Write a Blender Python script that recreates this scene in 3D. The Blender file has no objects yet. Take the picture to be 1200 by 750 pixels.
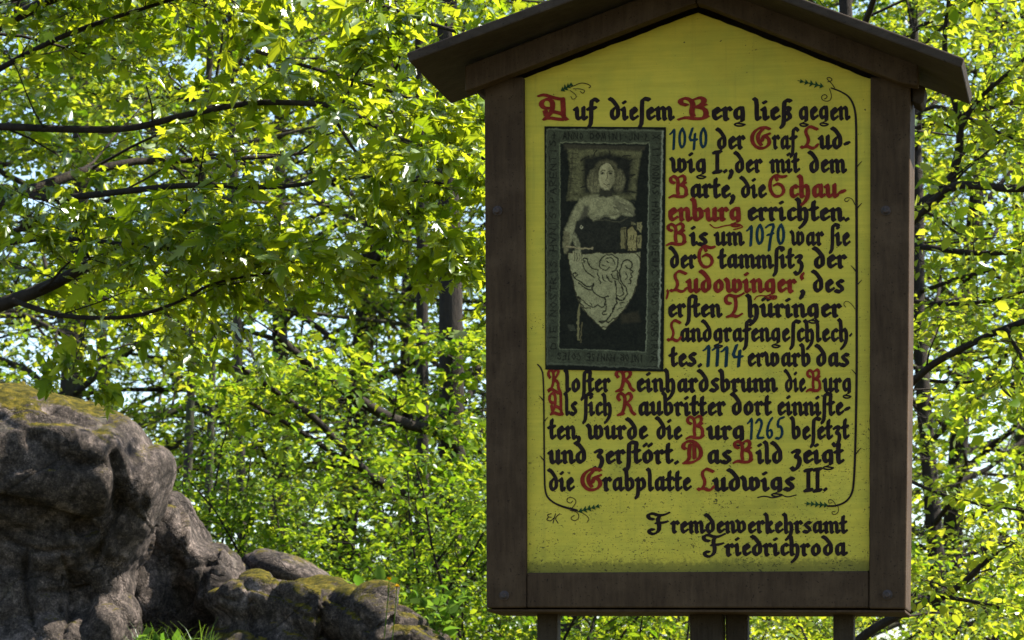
import bpy, math, random, mathutils
import numpy as np
from mathutils import noise as mnoise, Vector
R = math.radians
SC = bpy.context.scene
COL = SC.collection

# ================================================================ camera, sky, sun, exposure
F = 4000.0                                             # focal length in photo pixels (1200 x 750)
PITCH = math.atan(550 / math.hypot(4000, 722))
EYE = np.array([0.0, 0.0, 1.6])
cam_d = bpy.data.cameras.new('camera'); cam = bpy.data.objects.new('camera', cam_d); COL.objects.link(cam)
cam.location = EYE; cam.rotation_euler = (math.pi / 2 + PITCH, 0, 0)
cam_d.sensor_width = 36; cam_d.lens = 36 * F / 1200; cam_d.clip_start = .1; cam_d.clip_end = 6000
cam_d.dof.use_dof = True; cam_d.dof.focus_distance = 9.0; cam_d.dof.aperture_fstop = 18
SC.camera = cam
SC.view_settings.view_transform = 'Standard'; SC.view_settings.look = 'None'
SC.view_settings.gamma = 1; SC.view_settings.use_curve_mapping = False
SC.view_settings.exposure = EXPOSURE = 1.66

SUN_EL, SUN_AZ = R(50), R(82)                          # azimuth clockwise from +Y (view direction), sun behind on the right
world = bpy.data.worlds.new('World'); SC.world = world; world.use_nodes = True
wn = world.node_tree.nodes; wl = world.node_tree.links
bg = wn['Background']; sky = wn.new('ShaderNodeTexSky'); sky.sky_type = 'NISHITA'; sky.sun_disc = False
sky.sun_elevation = SUN_EL; sky.sun_rotation = SUN_AZ; sky.air_density = 1.0; sky.dust_density = .45; sky.ozone_density = 1.0
wl.new(sky.outputs[0], bg.inputs[0]); bg.inputs[1].default_value = 0.10
sun_d = bpy.data.lights.new('sun', 'SUN'); sun_d.energy = 5.0; sun_d.angle = R(.5); sun_d.color = (1, .93, .80)
sun = bpy.data.objects.new('sun', sun_d); COL.objects.link(sun)
SUNV = Vector((math.sin(SUN_AZ) * math.cos(SUN_EL), math.cos(SUN_AZ) * math.cos(SUN_EL), math.sin(SUN_EL)))
sun.rotation_euler = SUNV.to_track_quat('Z', 'Y').to_euler()
SC.render.engine = 'CYCLES'
cy = SC.cycles
cy.max_bounces = 8; cy.diffuse_bounces = 4; cy.glossy_bounces = 2; cy.transmission_bounces = 5; cy.transparent_max_bounces = 4
cy.caustics_reflective = False; cy.caustics_refractive = False; cy.sample_clamp_indirect = 6
cy.use_denoising = True
try: cy.denoising_input_passes = 'RGB_ALBEDO_NORMAL'; cy.denoising_prefilter = 'ACCURATE'
except Exception: pass

# ================================================================ geometry of the view: pixel + distance -> place
CP, SP = math.cos(PITCH), math.sin(PITCH)
def ray(px, py):
    x, y = (px - 600) / F, (375 - py) / F
    return np.array([x, CP - y * SP, SP + y * CP])
def at(px, py, Y):
    r = ray(px, py); return EYE + r * (Y / r[1])
def px_m(Y): return Y / F                              # metres per photo pixel at distance Y

# ================================================================ materials
def lin(r, g, b):
    f = lambda c: (c / 255 / 12.92) if c <= 10 else ((c / 255 + .055) / 1.055) ** 2.4
    return (f(r), f(g), f(b), 1)
class NT:
    def __init__(s, name):
        s.m = bpy.data.materials.new(name); s.m.use_nodes = True
        s.t = s.m.node_tree; s.n = s.t.nodes; s.l = s.t.links; s.bsdf = s.n['Principled BSDF']; s.out = s.n['Material Output']
    def new(s, typ, **kw):
        n = s.n.new('ShaderNode' + typ)
        for k, v in kw.items(): setattr(n, k, v)
        return n
    def link(s, a, b): s.l.new(a, b)
    def coord(s, kind='Object', scale=(1, 1, 1)):
        tc = s.new('TexCoord'); mp = s.new('Mapping'); mp.inputs['Scale'].default_value = scale
        s.link(tc.outputs[kind], mp.inputs[0]); return mp.outputs[0]
    def noise(s, vec, scale, detail=4, rough=.6, dist=0):
        n = s.new('TexNoise'); n.inputs['Scale'].default_value = scale; n.inputs['Detail'].default_value = detail
        n.inputs['Roughness'].default_value = rough; n.inputs['Distortion'].default_value = dist
        s.link(vec, n.inputs['Vector']); return n.outputs['Fac']
    def ramp(s, fac, *stops):
        r = s.new('ValToRGB'); e = r.color_ramp.elements
        while len(e) < len(stops): e.new(.5)
        for k, (p, c) in zip(e, stops): k.position = p; k.color = c if len(c) == 4 else (*c, 1)
        s.link(fac, r.inputs[0]); return r.outputs[0]
    def mix(s, fac, a, b, mode='MIX'):
        m = s.new('MixRGB', blend_type=mode)
        for i, v in ((0, fac), (1, a), (2, b)):
            if hasattr(v, 'is_output'): s.link(v, m.inputs[i])
            elif isinstance(v, (int, float)): m.inputs[i].default_value = v if i == 0 else (v, v, v, 1)
            else: m.inputs[i].default_value = v if len(v) == 4 else (*v, 1)
        return m.outputs[0]
    def math(s, op, a, b=0.0, clamp=False):
        m = s.new('Math', operation=op); m.use_clamp = clamp
        for i, v in ((0, a), (1, b)):
            if hasattr(v, 'is_output'): s.link(v, m.inputs[i])
            else: m.inputs[i].default_value = v
        return m.outputs[0]
    def bump(s, h, strength, dist=.01):
        b = s.new('Bump'); b.inputs['Strength'].default_value = strength; b.inputs['Distance'].default_value = dist
        s.link(h, b.inputs['Height']); s.link(b.outputs[0], s.bsdf.inputs['Normal'])
    def base(s, c, rough=.7, spec=.3):
        if hasattr(c, 'is_output'): s.link(c, s.bsdf.inputs['Base Color'])
        else: s.bsdf.inputs['Base Color'].default_value = c if len(c) == 4 else (*c, 1)
        s.bsdf.inputs['Roughness'].default_value = rough; s.bsdf.inputs['Specular IOR Level'].default_value = spec
        return s.m
BLK = (0, 0, 0, 1); WHT = (1, 1, 1, 1)

def leaf_mat(name, refl, trans, var=.5, tmix=.5, gloss=.013):
    t = NT(name); g = t.new('NewGeometry'); rnd = g.outputs['Random Per Island']
    a, b = refl
    c = t.ramp(rnd, (0, a), (.6, tuple((x + y) / 2 for x, y in zip(a, b))), (1, b))
    a, b = trans
    ct = t.ramp(rnd, (0, a), (.5, tuple((x + y) / 2 for x, y in zip(a, b))), (1, b))
    d = t.new('BsdfDiffuse'); t.link(c, d.inputs[0])
    tr = t.new('BsdfTranslucent'); t.link(ct, tr.inputs[0])
    m = t.new('MixShader'); m.inputs[0].default_value = tmix; t.link(d.outputs[0], m.inputs[1]); t.link(tr.outputs[0], m.inputs[2])
    gl = t.new('BsdfGlossy'); gl.inputs['Roughness'].default_value = .42; gl.inputs[0].default_value = (.9, .95, 1, 1)
    fr = t.new('Fresnel'); fr.inputs[0].default_value = 1.38
    mm = t.new('MixShader'); t.link(t.math('MULTIPLY', fr.outputs[0], gloss * 10), mm.inputs[0])
    t.link(m.outputs[0], mm.inputs[1]); t.link(gl.outputs[0], mm.inputs[2])
    t.link(mm.outputs[0], t.out.inputs[0]); t.n.remove(t.bsdf)
    return t.m
M = {}
M['leaf_maple'] = leaf_mat('maple_leaf', ((.065, .12, .009), (.13, .195, .016)), ((.28, .42, .008), (.66, .70, .024)))
M['leaf_beech'] = leaf_mat('beech_leaf', ((.045, .10, .009), (.115, .18, .016)), ((.19, .36, .008), (.57, .62, .026)))
M['leaf_light'] = leaf_mat('young_leaf', ((.065, .125, .010), (.135, .19, .020)), ((.28, .43, .010), (.66, .66, .035)))
M['leaf_shade'] = leaf_mat('shaded_leaf', ((.04, .085, .008), (.09, .14, .015)), ((.14, .29, .006), (.42, .52, .02)))  # darker version of the beech leaf, shade of the undergrowth put into its colours
M['leaf_weed'] = leaf_mat('weed_leaf', ((.035, .08, .012), (.07, .12, .02)), ((.10, .22, .015), (.20, .33, .03)), gloss=.008)
M['grass'] = leaf_mat('grass_blade', ((.035, .075, .012), (.07, .11, .02)), ((.10, .21, .015), (.20, .30, .03)), gloss=.004)

def bark(name, a, b, moss=0.0):
    t = NT(name); v = t.coord('Object', (1, 1, .35))
    n1 = t.noise(v, 14, 6, .65); n2 = t.noise(v, 48, 6, .75)
    c = t.ramp(n1, (.3, a), (.7, b))
    c = t.mix(t.ramp(n2, (.45, (.55, .55, .55)), (.7, WHT)), BLK, c, 'MIX') if False else t.mix(.45, c, t.mix(1, c, t.ramp(n2, (.35, (.35, .35, .35)), (.7, (1.2, 1.2, 1.2))), 'MULTIPLY'))
    if moss:
        c = t.mix(t.math('MULTIPLY', t.ramp(t.noise(v, 5, 4), (.5, BLK), (.62, WHT)), moss), c, (.05, .07, .012, 1))
    t.bump(t.mix(.5, n1, n2), .9, .03)
    return t.base(c, .85, .2)
M['bark'] = bark('grey_bark', (.024, .019, .015), (.075, .064, .052), .5)
M['bark_dark'] = bark('dark_bark', (.012, .009, .007), (.042, .032, .024))
M['bark_pine'] = bark('red_bark', (.05, .03, .02), (.16, .10, .065))

def wood(name, a, b, scale=(14, 14, 1.4), rough=.75, spec=.12):
    t = NT(name); v = t.coord('Object', scale)
    n = t.noise(v, 6, 6, .65, .4); n2 = t.noise(t.coord('Object', (1, 1, 1)), 9, 5, .65); n3 = t.noise(t.coord('Object'), 160, 2, .6)
    c = t.ramp(n, (.25, a), (.75, b))
    c = t.mix(t.ramp(n2, (.45, BLK), (.75, (.55, .55, .55, 1))), c, tuple(x * 1.5 + .006 for x in b[:3]))
    c = t.mix(t.ramp(n3, (.64, BLK), (.70, (.8, .8, .8, 1))), c, tuple(x * .35 for x in a[:3]))
    t.bump(t.mix(.5, n, n3), .35, .004)
    return t.base(c, rough, spec)
M['frame_wood'] = wood('brown_stained_wood', (.030, .0170, .0085), (.064, .039, .0195))
M['roof_wood'] = wood('dark_weathered_board', (.023, .0155, .0098), (.050, .036, .024), (3, 12, 12))
M['post_wood'] = wood('weathered_post_wood', (.018, .013, .009), (.048, .036, .024))
t = NT('iron_bolt'); M['iron'] = t.base(t.ramp(t.noise(t.coord(), 120), (.3, (.02, .016, .014)), (.7, (.06, .035, .025))), .7, .4)

# ================================================================ mesh helpers
def mesh_np(name, verts, polys, mat, parent=None, origin=None, smooth=False, mats=None):
    """polys: list of index tuples, or (n,k) int array"""
    o3 = np.zeros(3) if origin is None else np.asarray(origin, float)
    me = bpy.data.meshes.new(name)
    v = np.asarray(verts, np.float64) - o3
    if isinstance(polys, np.ndarray):
        k = polys.shape[1]; n = len(polys)
        me.vertices.add(len(v)); me.vertices.foreach_set('co', v.astype(np.float32).ravel())
        me.loops.add(n * k); me.loops.foreach_set('vertex_index', polys.astype(np.int32).ravel())
        me.polygons.add(n); me.polygons.foreach_set('loop_start', np.arange(0, n * k, k, dtype=np.int32))
        me.update(calc_edges=True)
    else:
        me.from_pydata([tuple(x) for x in v], [], [tuple(p) for p in polys]); me.update()
    if smooth: me.polygons.foreach_set('use_smooth', np.ones(len(me.polygons), bool))
    if mat: me.materials.append(mat)
    ob = bpy.data.objects.new(name, me); COL.objects.link(ob)
    if parent is not None: ob.parent = parent
    elif origin is not None: ob.location = o3
    return ob
def empty(name, loc):
    o = bpy.data.objects.new(name, None); o.location = loc; o.empty_display_size = .2; COL.objects.link(o); return o
def tag(o, label=None, cat=None, group=None, kind=None):
    if label: o['label'] = label
    if cat: o['category'] = cat
    if group: o['group'] = group
    if kind: o['kind'] = kind
    return o
class Geo:
    def __init__(s): s.v = []; s.f = []
    def add(s, vs, fs):
        b = len(s.v); s.v += [np.asarray(x, float) for x in vs]; s.f += [tuple(i + b for i in f) for f in fs]
    def tube(s, pts, rad, k=6, cap=True):
        pts = np.asarray(pts, float); n = len(pts); b = len(s.v)
        tg = np.gradient(pts, axis=0); tg /= np.linalg.norm(tg, axis=1)[:, None] + 1e-9
        ref = np.array([0, 0, 1.0]) if abs(tg[0][2]) < .9 else np.array([1.0, 0, 0])
        for i in range(n):
            a = np.cross(ref, tg[i]); a /= np.linalg.norm(a) + 1e-9; c = np.cross(tg[i], a); ref = c if abs(np.dot(c, tg[min(i+1, n-1)])) < .99 else ref
            for j in range(k):
                th = 2 * math.pi * j / k
                s.v.append(pts[i] + (a * math.cos(th) + c * math.sin(th)) * rad[i])
        for i in range(n - 1):
            for j in range(k):
                s.f.append((b + i*k + j, b + i*k + (j+1) % k, b + (i+1)*k + (j+1) % k, b + (i+1)*k + j))
        if cap:
            s.f.append(tuple(b + j for j in range(k))[::-1]); s.f.append(tuple(b + (n-1)*k + j for j in range(k)))
    def obj(s, name, mat, parent=None, origin=None, smooth=False):
        return mesh_np(name, s.v, s.f, mat, parent, origin, smooth)
# ---------------------------------------------------------------- broad-pen blackletter
def _c(*p): return list(p)
GL = {
 'a': (.80, [[(.58,.84),(.34,.88),(.18,.68),(.18,.26),(.32,.12),(.54,.34)], [(.60,.90),(.60,.20),(.70,.11),(.80,.22)]]),
 'b': (.76, [[(.02,1.52),(.18,1.38),(.18,.22),(.36,.11),(.60,.28),(.60,.68),(.44,.88),(.22,.70)]]),
 'c': (.56, [[(.52,.78),(.38,.88),(.18,.70),(.18,.24),(.34,.11),(.54,.26)]]),
 'd': (.76, [[(.04,1.46),(.24,1.36),(.56,.92),(.60,.70),(.60,.30),(.40,.11),(.18,.26),(.18,.66),(.38,.84)]]),
 'e': (.60, [[(.18,.66),(.18,.24),(.34,.11),(.56,.28)], [(.18,.70),(.36,.88),(.52,.68),(.24,.46)]]),
 'f': (.50, [[(.66,1.36),(.52,1.48),(.32,1.46),(.24,1.24),(.24,-.16),(.08,-.44)], [(.04,.82),(.50,.88)]]),
 'g': (.78, [[(.56,.86),(.34,.88),(.18,.68),(.18,.32),(.34,.16),(.56,.36)], [(.58,.88),(.62,.50),(.60,.04)]]),
 'h': (.76, [[(.02,1.52),(.18,1.38),(.18,.14),(.28,.11)], [(.20,.66),(.44,.90),(.60,.72),(.60,.14),(.46,-.18),(.24,-.42)]]),
 'i': (.42, [[(.04,.78),(.18,.90),(.18,.16),(.28,.10),(.36,.22)], [(.15,1.26),(.22,1.27)]]),
 'k': (.66, [[(.02,1.52),(.18,1.38),(.18,.14),(.28,.11)], [(.18,.62),(.40,.94),(.52,.80),(.26,.54)], [(.26,.54),(.46,.14),(.62,.22)]]),
 'l': (.42, [[(.02,1.52),(.18,1.40),(.18,.16),(.28,.10),(.36,.22)]]),
 'm': (1.16,[[(.04,.78),(.18,.90),(.18,.14),(.26,.11)], [(.20,.70),(.44,.90),(.58,.78),(.58,.14),(.66,.11)], [(.60,.70),(.84,.90),(.98,.78),(.98,.16),(1.08,.10),(1.16,.22)]]),
 'n': (.78, [[(.04,.78),(.18,.90),(.18,.14),(.26,.11)], [(.20,.70),(.46,.90),(.60,.78),(.60,.16),(.70,.10),(.78,.22)]]),
 'o': (.76, [[(.40,.88),(.18,.68),(.18,.26),(.38,.11),(.60,.30),(.60,.70),(.40,.88)]]),
 'p': (.76, [[(.04,.80),(.18,.92),(.18,-.20),(.04,-.44)], [(.18,.22),(.36,.11),(.60,.28),(.60,.70),(.44,.88),(.22,.70)]]),
 'r': (.56, [[(.04,.78),(.18,.90),(.18,.14),(.30,.11)], [(.20,.68),(.40,.92),(.52,.76)]]),
 's': (.62, [[(.54,.82),(.36,.88),(.18,.72),(.28,.56),(.48,.42),(.52,.24),(.34,.10),(.08,.18)]]),
 'ſ': (.40, [[(.70,1.40),(.50,1.46),(.32,1.46),(.22,1.24),(.22,-.16),(.06,-.44)]]),
 't': (.50, [[(.24,1.30),(.20,1.10),(.20,.20),(.32,.10),(.46,.24)], [(.02,.82),(.42,.88)]]),
 'u': (.80, [[(.04,.78),(.18,.90),(.18,.22),(.32,.11),(.54,.30)], [(.60,.90),(.60,.16),(.70,.10),(.78,.22)]]),
 'v': (.76, [[(.02,.98),(.18,.84),(.18,.22),(.36,.11),(.60,.30),(.60,.70),(.46,.92),(.26,.76)]]),
 'w': (1.14,[[(.02,.98),(.18,.84),(.18,.24),(.32,.11),(.56,.34)], [(.58,.92),(.58,.24),(.74,.11),(.98,.30),(.98,.70),(.84,.92),(.64,.74)]]),
 'z': (.62, [[(.10,.80),(.30,.90),(.50,.84),(.24,.50),(.46,.44),(.52,.14),(.36,-.28),(.12,-.38),(.02,-.24)]]),
 'ß': (.76, [[(.62,1.40),(.44,1.46),(.30,1.42),(.22,1.20),(.22,-.16),(.06,-.44)], [(.24,.84),(.46,.94),(.60,.86),(.40,.56),(.58,.44),(.58,.18),(.38,.06)]]),
 ',': (.30, [[(.10,.16),(.20,.06),(.04,-.32)]]),
 '.': (.40, [[(.17,.13),(.22,.13)], [(.19,.10),(.20,.16)]]),
 '-': (.46, [[(.12,.44),(.36,.50)]]),
 '·': (.20, [[(.08,.46),(.14,.50)]]),
 "'": (.30, [[(.24,1.34),(.10,1.14),(.20,1.00)]]),
 ' ': (.36, []),
 'I': (.60, [[(.30,1.42),(.30,.14)], [(.06,1.44),(.54,1.50)], [(.06,.06),(.54,.12)]]),
 '0': (.64, [[(.34,1.46),(.15,1.10),(.15,.42),(.32,.08),(.52,.42),(.52,1.10),(.34,1.46)]]),
 '1': (.44, [[(.02,1.12),(.14,1.22),(.30,1.48),(.28,.80),(.24,.06)]]),
 '2': (.64, [[(.10,1.16),(.28,1.46),(.52,1.22),(.40,.72),(.12,.14),(.60,.16)]]),
 '4': (.70, [[(.34,1.50),(.08,.66),(.66,.72)], [(.52,1.12),(.44,.04)]]),
 '5': (.66, [[(.62,1.50),(.26,1.40),(.18,.88),(.44,.90),(.54,.46),(.36,.08),(.08,.14)]]),
 '6': (.66, [[(.52,1.46),(.26,1.08),(.14,.46),(.32,.08),(.54,.36),(.44,.72),(.20,.54)]]),
 '7': (.62, [[(.06,1.26),(.22,1.42),(.60,1.46),(.36,.70),(.24,-.30)], [(.14,.74),(.52,.84)]]),
 'A': (1.2, [[(.40,.88),(.18,.90),(.06,1.16),(.16,1.46),(.38,1.54),(.54,1.36),(.56,1.00),(.50,.56),(.24,.14)], [(.00,1.76),(.20,1.84),(.56,1.64),(.86,1.52),(.98,1.56)], [(.98,1.50),(1.00,.90),(1.00,.30),(1.14,.10)], [(.22,.12),(.44,.22),(.78,.12),(1.04,.10)], [(.52,.66),(.78,.58),(.98,.46)], [(.24,.70),(.30,.40)]]),
 'B': (1.2, [[(.30,1.06),(.08,1.16),(.08,1.44),(.28,1.54),(.50,1.36),(.56,1.04),(.50,.60),(.56,.30)], [(.54,1.40),(.80,1.58),(.98,1.48),(.98,1.20),(.68,.94)], [(.62,.92),(1.02,1.06)], [(.68,.94),(1.00,.82),(1.08,.46),(.98,.18)], [(.04,.10),(.26,.22),(.60,.12),(.98,.14),(1.10,.28)]]),
 'D': (1.2, [[(.46,1.30),(.40,.80),(.44,.36),(.16,.10)], [(.14,.10),(.58,.10),(1.00,.40),(1.06,.92),(.82,1.38),(.48,1.56),(.18,1.44),(.06,1.14),(.20,1.02)], [(.68,1.40),(.70,.40)]]),
 'F': (1.2, [[(.34,1.10),(.10,1.18),(.06,1.46),(.28,1.58),(.62,1.40),(.90,1.44),(1.14,1.60)], [(.70,1.42),(.56,1.10),(.66,.62),(.62,.16),(.36,-.06),(.12,.06),(.14,.34),(.34,.30)], [(.50,.82),(.84,.84),(1.06,.92)]]),
 'G': (1.2, [[(1.06,1.44),(.84,1.56),(.44,1.48),(.14,1.06),(.14,.52),(.42,.12),(.82,.12),(1.08,.42),(1.02,.82),(.74,.96),(.66,.60)], [(.70,1.40),(.44,1.04),(.46,.62),(.62,.34)], [(.74,.96),(1.06,1.10)]]),
 'K': (1.1, [[(.24,1.00),(.08,1.20),(.22,1.54),(.46,1.44),(.54,1.20),(.50,.50),(.18,.10)], [(.52,1.30),(.78,1.56),(.96,1.40),(.80,1.10),(.54,.84)], [(.54,.86),(.90,.72),(.92,.30),(1.06,.10)]]),
 'L': (1.1, [[(1.06,1.36),(.88,1.44),(.60,1.56),(.36,1.36),(.34,1.10),(.52,.74),(.48,.40),(.20,.14),(.06,.20)], [(.14,.14),(.42,.26),(.70,.10),(.94,.12),(1.08,.34)]]),
 'R': (1.2, [[(.20,1.06),(.06,1.26),(.22,1.56),(.48,1.40),(.56,1.10),(.50,.56),(.40,.26),(.12,.10)], [(.50,1.32),(.80,1.58),(1.00,1.30),(.82,.98),(.56,.86)], [(.62,.88),(.88,.66),(.96,.30),(1.18,.12)], [(.12,.10),(.46,.16)]]),
 'S': (1.2, [[(1.14,1.46),(.86,1.40),(.48,1.56),(.18,1.26),(.12,.66),(.38,.14),(.78,.12),(1.04,.44),(.92,.84),(.60,.98),(.42,.86)], [(.48,1.50),(.60,1.20)]]),
 'T': (1.1, [[(.34,.96),(.10,1.02),(.06,1.34),(.24,1.56),(.58,1.42),(.86,1.46),(1.10,1.62)], [(.62,1.40),(.70,.90),(.60,.40),(.30,.12)], [(.18,.10),(.50,.18),(.76,.08),(1.00,.26)]]),
 'E': (.6, [[(.50,1.40),(.20,1.30),(.30,.86),(.10,.40),(.30,.08),(.56,.30)], [(.30,.86),(.50,.90)]]),
}
GL['ü'] = (.80, GL['u'][1] + [[(.18,1.22),(.26,1.32)], [(.50,1.22),(.58,1.32)]])
GL['ö'] = (.76, GL['o'][1] + [[(.18,1.22),(.26,1.32)], [(.50,1.22),(.58,1.32)]])
LOOP = [[(.58,.02),(.34,-.14),(.08,-.20),(.22,-.34),(.54,-.36),(.80,-.26),(.56,-.20),(.30,-.16)]]

def smooth(p, n=2):
    for _ in range(n):
        if len(p) < 3: return p
        q = [p[0]]
        for a, b in zip(p[:-1], p[1:]):
            q += [(a[0]*.75+b[0]*.25, a[1]*.75+b[1]*.25), (a[0]*.25+b[0]*.75, a[1]*.25+b[1]*.75)]
        q.append(p[-1]); p = q
    return p

def hull(pts):
    pts = sorted(set(pts))
    def half(ps):
        h = []
        for p in ps:
            while len(h) > 1 and (h[-1][0]-h[-2][0])*(p[1]-h[-2][1])-(h[-1][1]-h[-2][1])*(p[0]-h[-2][0]) <= 0: h.pop()
            h.append(p)
        return h
    a = half(pts); b = half(pts[::-1])
    return a[:-1] + b[:-1]

def nib(L, t, ang=36):
    c, s = math.cos(math.radians(ang)), math.sin(math.radians(ang))
    out = []
    for u, v in ((-1,-.5),(-1,.5),(-.85,1),(.85,1),(1,.5),(1,-.5),(.85,-1),(-.85,-1)):
        out.append((u*L/2*c - v*t/2*s, u*L/2*s + v*t/2*c))
    return out

def word_polys(text, x0, x1, base, xh, rng, L=.285, t=.17, slant=0.0):
    """list of convex polygons in photo pixels (y down); the word is fitted between x0 and x1"""
    strokes = []; adv = 0
    for ch in text:
        w, ss = GL[ch]
        jit = rng.uniform(-.02, .02); js = rng.uniform(.97, 1.03)
        k = .66 if ch in '0124567' else .76 if ch.isupper() and ch != 'I' else 1
        for s in ss:
            strokes.append(([(adv + x + slant*y, y*js + jit) for x, y in smooth(s, 1)], k))
        if ch == 'g':
            for s in LOOP: strokes.append(([(adv + x, y + jit) for x, y in smooth(s)], .42))
        adv += w + .07
    polys = []
    for s, k in strokes:
        nb = nib(L*k*rng.uniform(.94, 1.06), t*k)
        for a, b in zip(s[:-1], s[1:]):
            polys.append(hull([(a[0]+u, a[1]+v) for u, v in nb] + [(b[0]+u, b[1]+v) for u, v in nb]))
    lo = min(p[0] for q in polys for p in q); hi = max(p[0] for q in polys for p in q)
    sx = (x1 - x0) / (hi - lo)
    return [[(x0 + (p[0]-lo)*sx, base - p[1]*xh) for p in q] for q in polys]

K_, R_, B_ = 'black', 'red', 'blue'
TEXT = [
 (141.5,17.2,[('A',629,667,R_),('uf',671,703,K_),('dieſem',712,791,K_),('B',793,832,R_),('erg',834,874,K_),('ließ',881,929,K_),('gegen',936,997,K_)]),
 (175.5,17.2,[('1040',784,829,B_),('der',838,874,K_),('G',879,904,R_),('raf',904,937,K_),('L',937,960,R_),('ud-',958,997,K_)]),
 (203,17.2,[('wig',784,828,K_),('I.,',834,860,K_),('der',859,894,K_),('mit',901,938,K_),('dem',946,993,K_)]),
 (232.5,17.2,[('B',783,807,R_),('arte,',809,862,K_),('die',866,899,K_),('S',900,923,R_),('chau-',925,992,R_)]),
 (259.5,17.2,[('enburg',783,869,R_),('errichten.',876,996,K_)]),
 (288.5,17.2,[('B',780,805,R_),('is',807,830,K_),('um',836,873,K_),('1070',874,920,B_),('war',925,966,K_),('ſie',971,997,K_)]),
 (315,17.2,[('der',783,817,K_),('S',817,839,R_),('tammſitz',840,942,K_),('der',951,993,K_)]),
 (343.5,17.2,[(',',780,784,R_),('L',784,806,R_),('udowinger',803,934,R_),("'",937,943,R_),(',',936,944,K_),('des',950,990,K_)]),
 (372.5,17.2,[('erſten',783,847,K_),('T',848,873,R_),('hüringer',873,987,K_)]),
 (401,17.2,[('L',781,799,R_),('andgrafengeſchlech',797,994,K_),('·',995,999,K_)]),
 (430,17.2,[('tes.',783,823,K_),('1114',823,872,B_),('erwarb',876,950,K_),('das',954,996,K_)]),
 (460,17.4,[('K',641,658,R_),('loſter',660,716,K_),('R',720,745,R_),('einhardsbrunn',746,912,K_),('die',918,945,K_),('B',944,963,R_),('urg',963,998,K_)]),
 (487.5,17.4,[('A',641,661,R_),('ls',660,677,K_),('ſich',682,717,K_),('R',722,746,R_),('aubritter',748,851,K_),('dort',855,905,K_),('einniſte-',911,997,K_)]),
 (515.5,17.4,[('ten,',641,681,K_),('wurde',686,760,K_),('die',767,800,K_),('B',803,826,R_),('urg',827,873,K_),('1265',875,920,B_),('beſetzt',925,996,K_)]),
 (544,17.4,[('und',641,687,K_),('zerſtört.',694,796,K_),('D',798,824,R_),('as',829,858,K_),('B',858,883,R_),('ild',885,917,K_),('zeigt',925,990,K_)]),
 (576,17.4,[('die',641,674,K_),('G',680,706,R_),('rabplatte',705,811,K_),('L',816,838,R_),('udwigs',834,932,K_),('II.',941,970,K_)]),
 (625.5,15.6,[('F',757,786,K_),('remdenverkehrsamt',785,994,K_)]),
 (652,16,[('F',822,851,K_),('riedrichroda',848,994,K_)]),
]
# ================================================================ the sign: a vertical plane found from its vanishing point
SN = ray(1322, 925); SN[2] = 0; SN /= np.linalg.norm(SN)          # into the board
SP0 = EYE + ray(815, 400) / np.linalg.norm(ray(815, 400)) * 8.9
def S(px, py, d=0.0):
    r = ray(px, py); return EYE + r * (np.dot(SP0 + SN * d - EYE, SN) / np.dot(r, SN))
SBASE = S(815, 925, .1); SBASE[2] = 0.0
sign = empty('information_sign', SBASE)
tag(sign, 'roofed brown wooden sign with yellow panel of red and black blackletter text', 'sign')

def prism(name, px, d0, d1, mat, parent=sign, bevel=.004, dref=None):
    """outline in photo pixels traced at depth dref (default the front face), front face at d0, back face at d1"""
    dr = d0 if dref is None else dref
    p = [S(x, y, dr) + SN * (d0 - dr) for x, y in px]; q = [v + SN * (d1 - d0) for v in p]
    n = len(px); g = Geo()
    g.add(p + q, [tuple(range(n)), tuple(range(2*n - 1, n - 1, -1))] + [(i, i + n, (i+1) % n + n, (i+1) % n) for i in range(n)])
    o = g.obj(name, mat, parent, SBASE)
    me = o.data
    import bmesh
    bm = bmesh.new(); bm.from_mesh(me); bmesh.ops.recalc_face_normals(bm, faces=bm.faces); bm.to_mesh(me); bm.free()
    if bevel:
        b = o.modifiers.new('bevel', 'BEVEL'); b.width = bevel; b.segments = 2; b.limit_method = 'ANGLE'; b.angle_limit = R(40)
    return o

# frame: two stiles, a bottom rail, the gable's two barge boards, a back board
prism('frame_stile', [(567.5, 90), (613.5, 90), (616, 400), (616.5, 712), (570, 712.5), (569, 400)], 0, .2, M['frame_wood'])
prism('frame_stile', [(1020, 90), (1067, 90), (1065, 400), (1061.5, 713.5), (1018.6, 713), (1019.4, 400)], 0, .2, M['frame_wood'])
prism('frame_rail', [(617.2, 671), (1018, 669), (1018, 712.5), (617.2, 712)], .004, .19, M['frame_wood'])
prism('bottom_board', [(571, 713.6), (1061, 714.8), (1061, 718), (571, 717)], .012, .235, M['frame_wood'], bevel=.002)
prism('barge_board', [(545, 77), (805, -24), (815.6, -28), (815.6, 4), (805, 7), (567, 99), (545, 107)], -.06, -.012, M['frame_wood'])
prism('barge_board', [(816.4, -28), (828, -24), (1076, 74), (1076, 101), (1055, 97), (825, 6), (816.4, 4)], -.06, -.012, M['frame_wood'])
prism('back_board', [(600, 88), (816, 2), (1032, 90), (1030, 705), (604, 704)], .10, .125, M['roof_wood'])

# roof: two thick boards running from front to back, and the purlins under the eaves
prism('roof_board', [(476, 62), (792.6, -56), (792.6, -45), (479.5, 73)], -.25, .31, M['roof_wood'])
prism('roof_board', [(793.4, -56), (1130, 68), (1126.5, 79.5), (793.4, -45)], -.25, .23, M['roof_wood'])
prism('eave_bracket', [(1068, 94), (1084, 100), (1082, 116), (1078, 121), (1068, 117)], .02, .12, M['roof_wood'], dref=0)
prism('eave_bracket', [(552, 96), (567, 91), (567, 112), (556, 106)], .02, .12, M['roof_wood'], dref=0)

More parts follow.
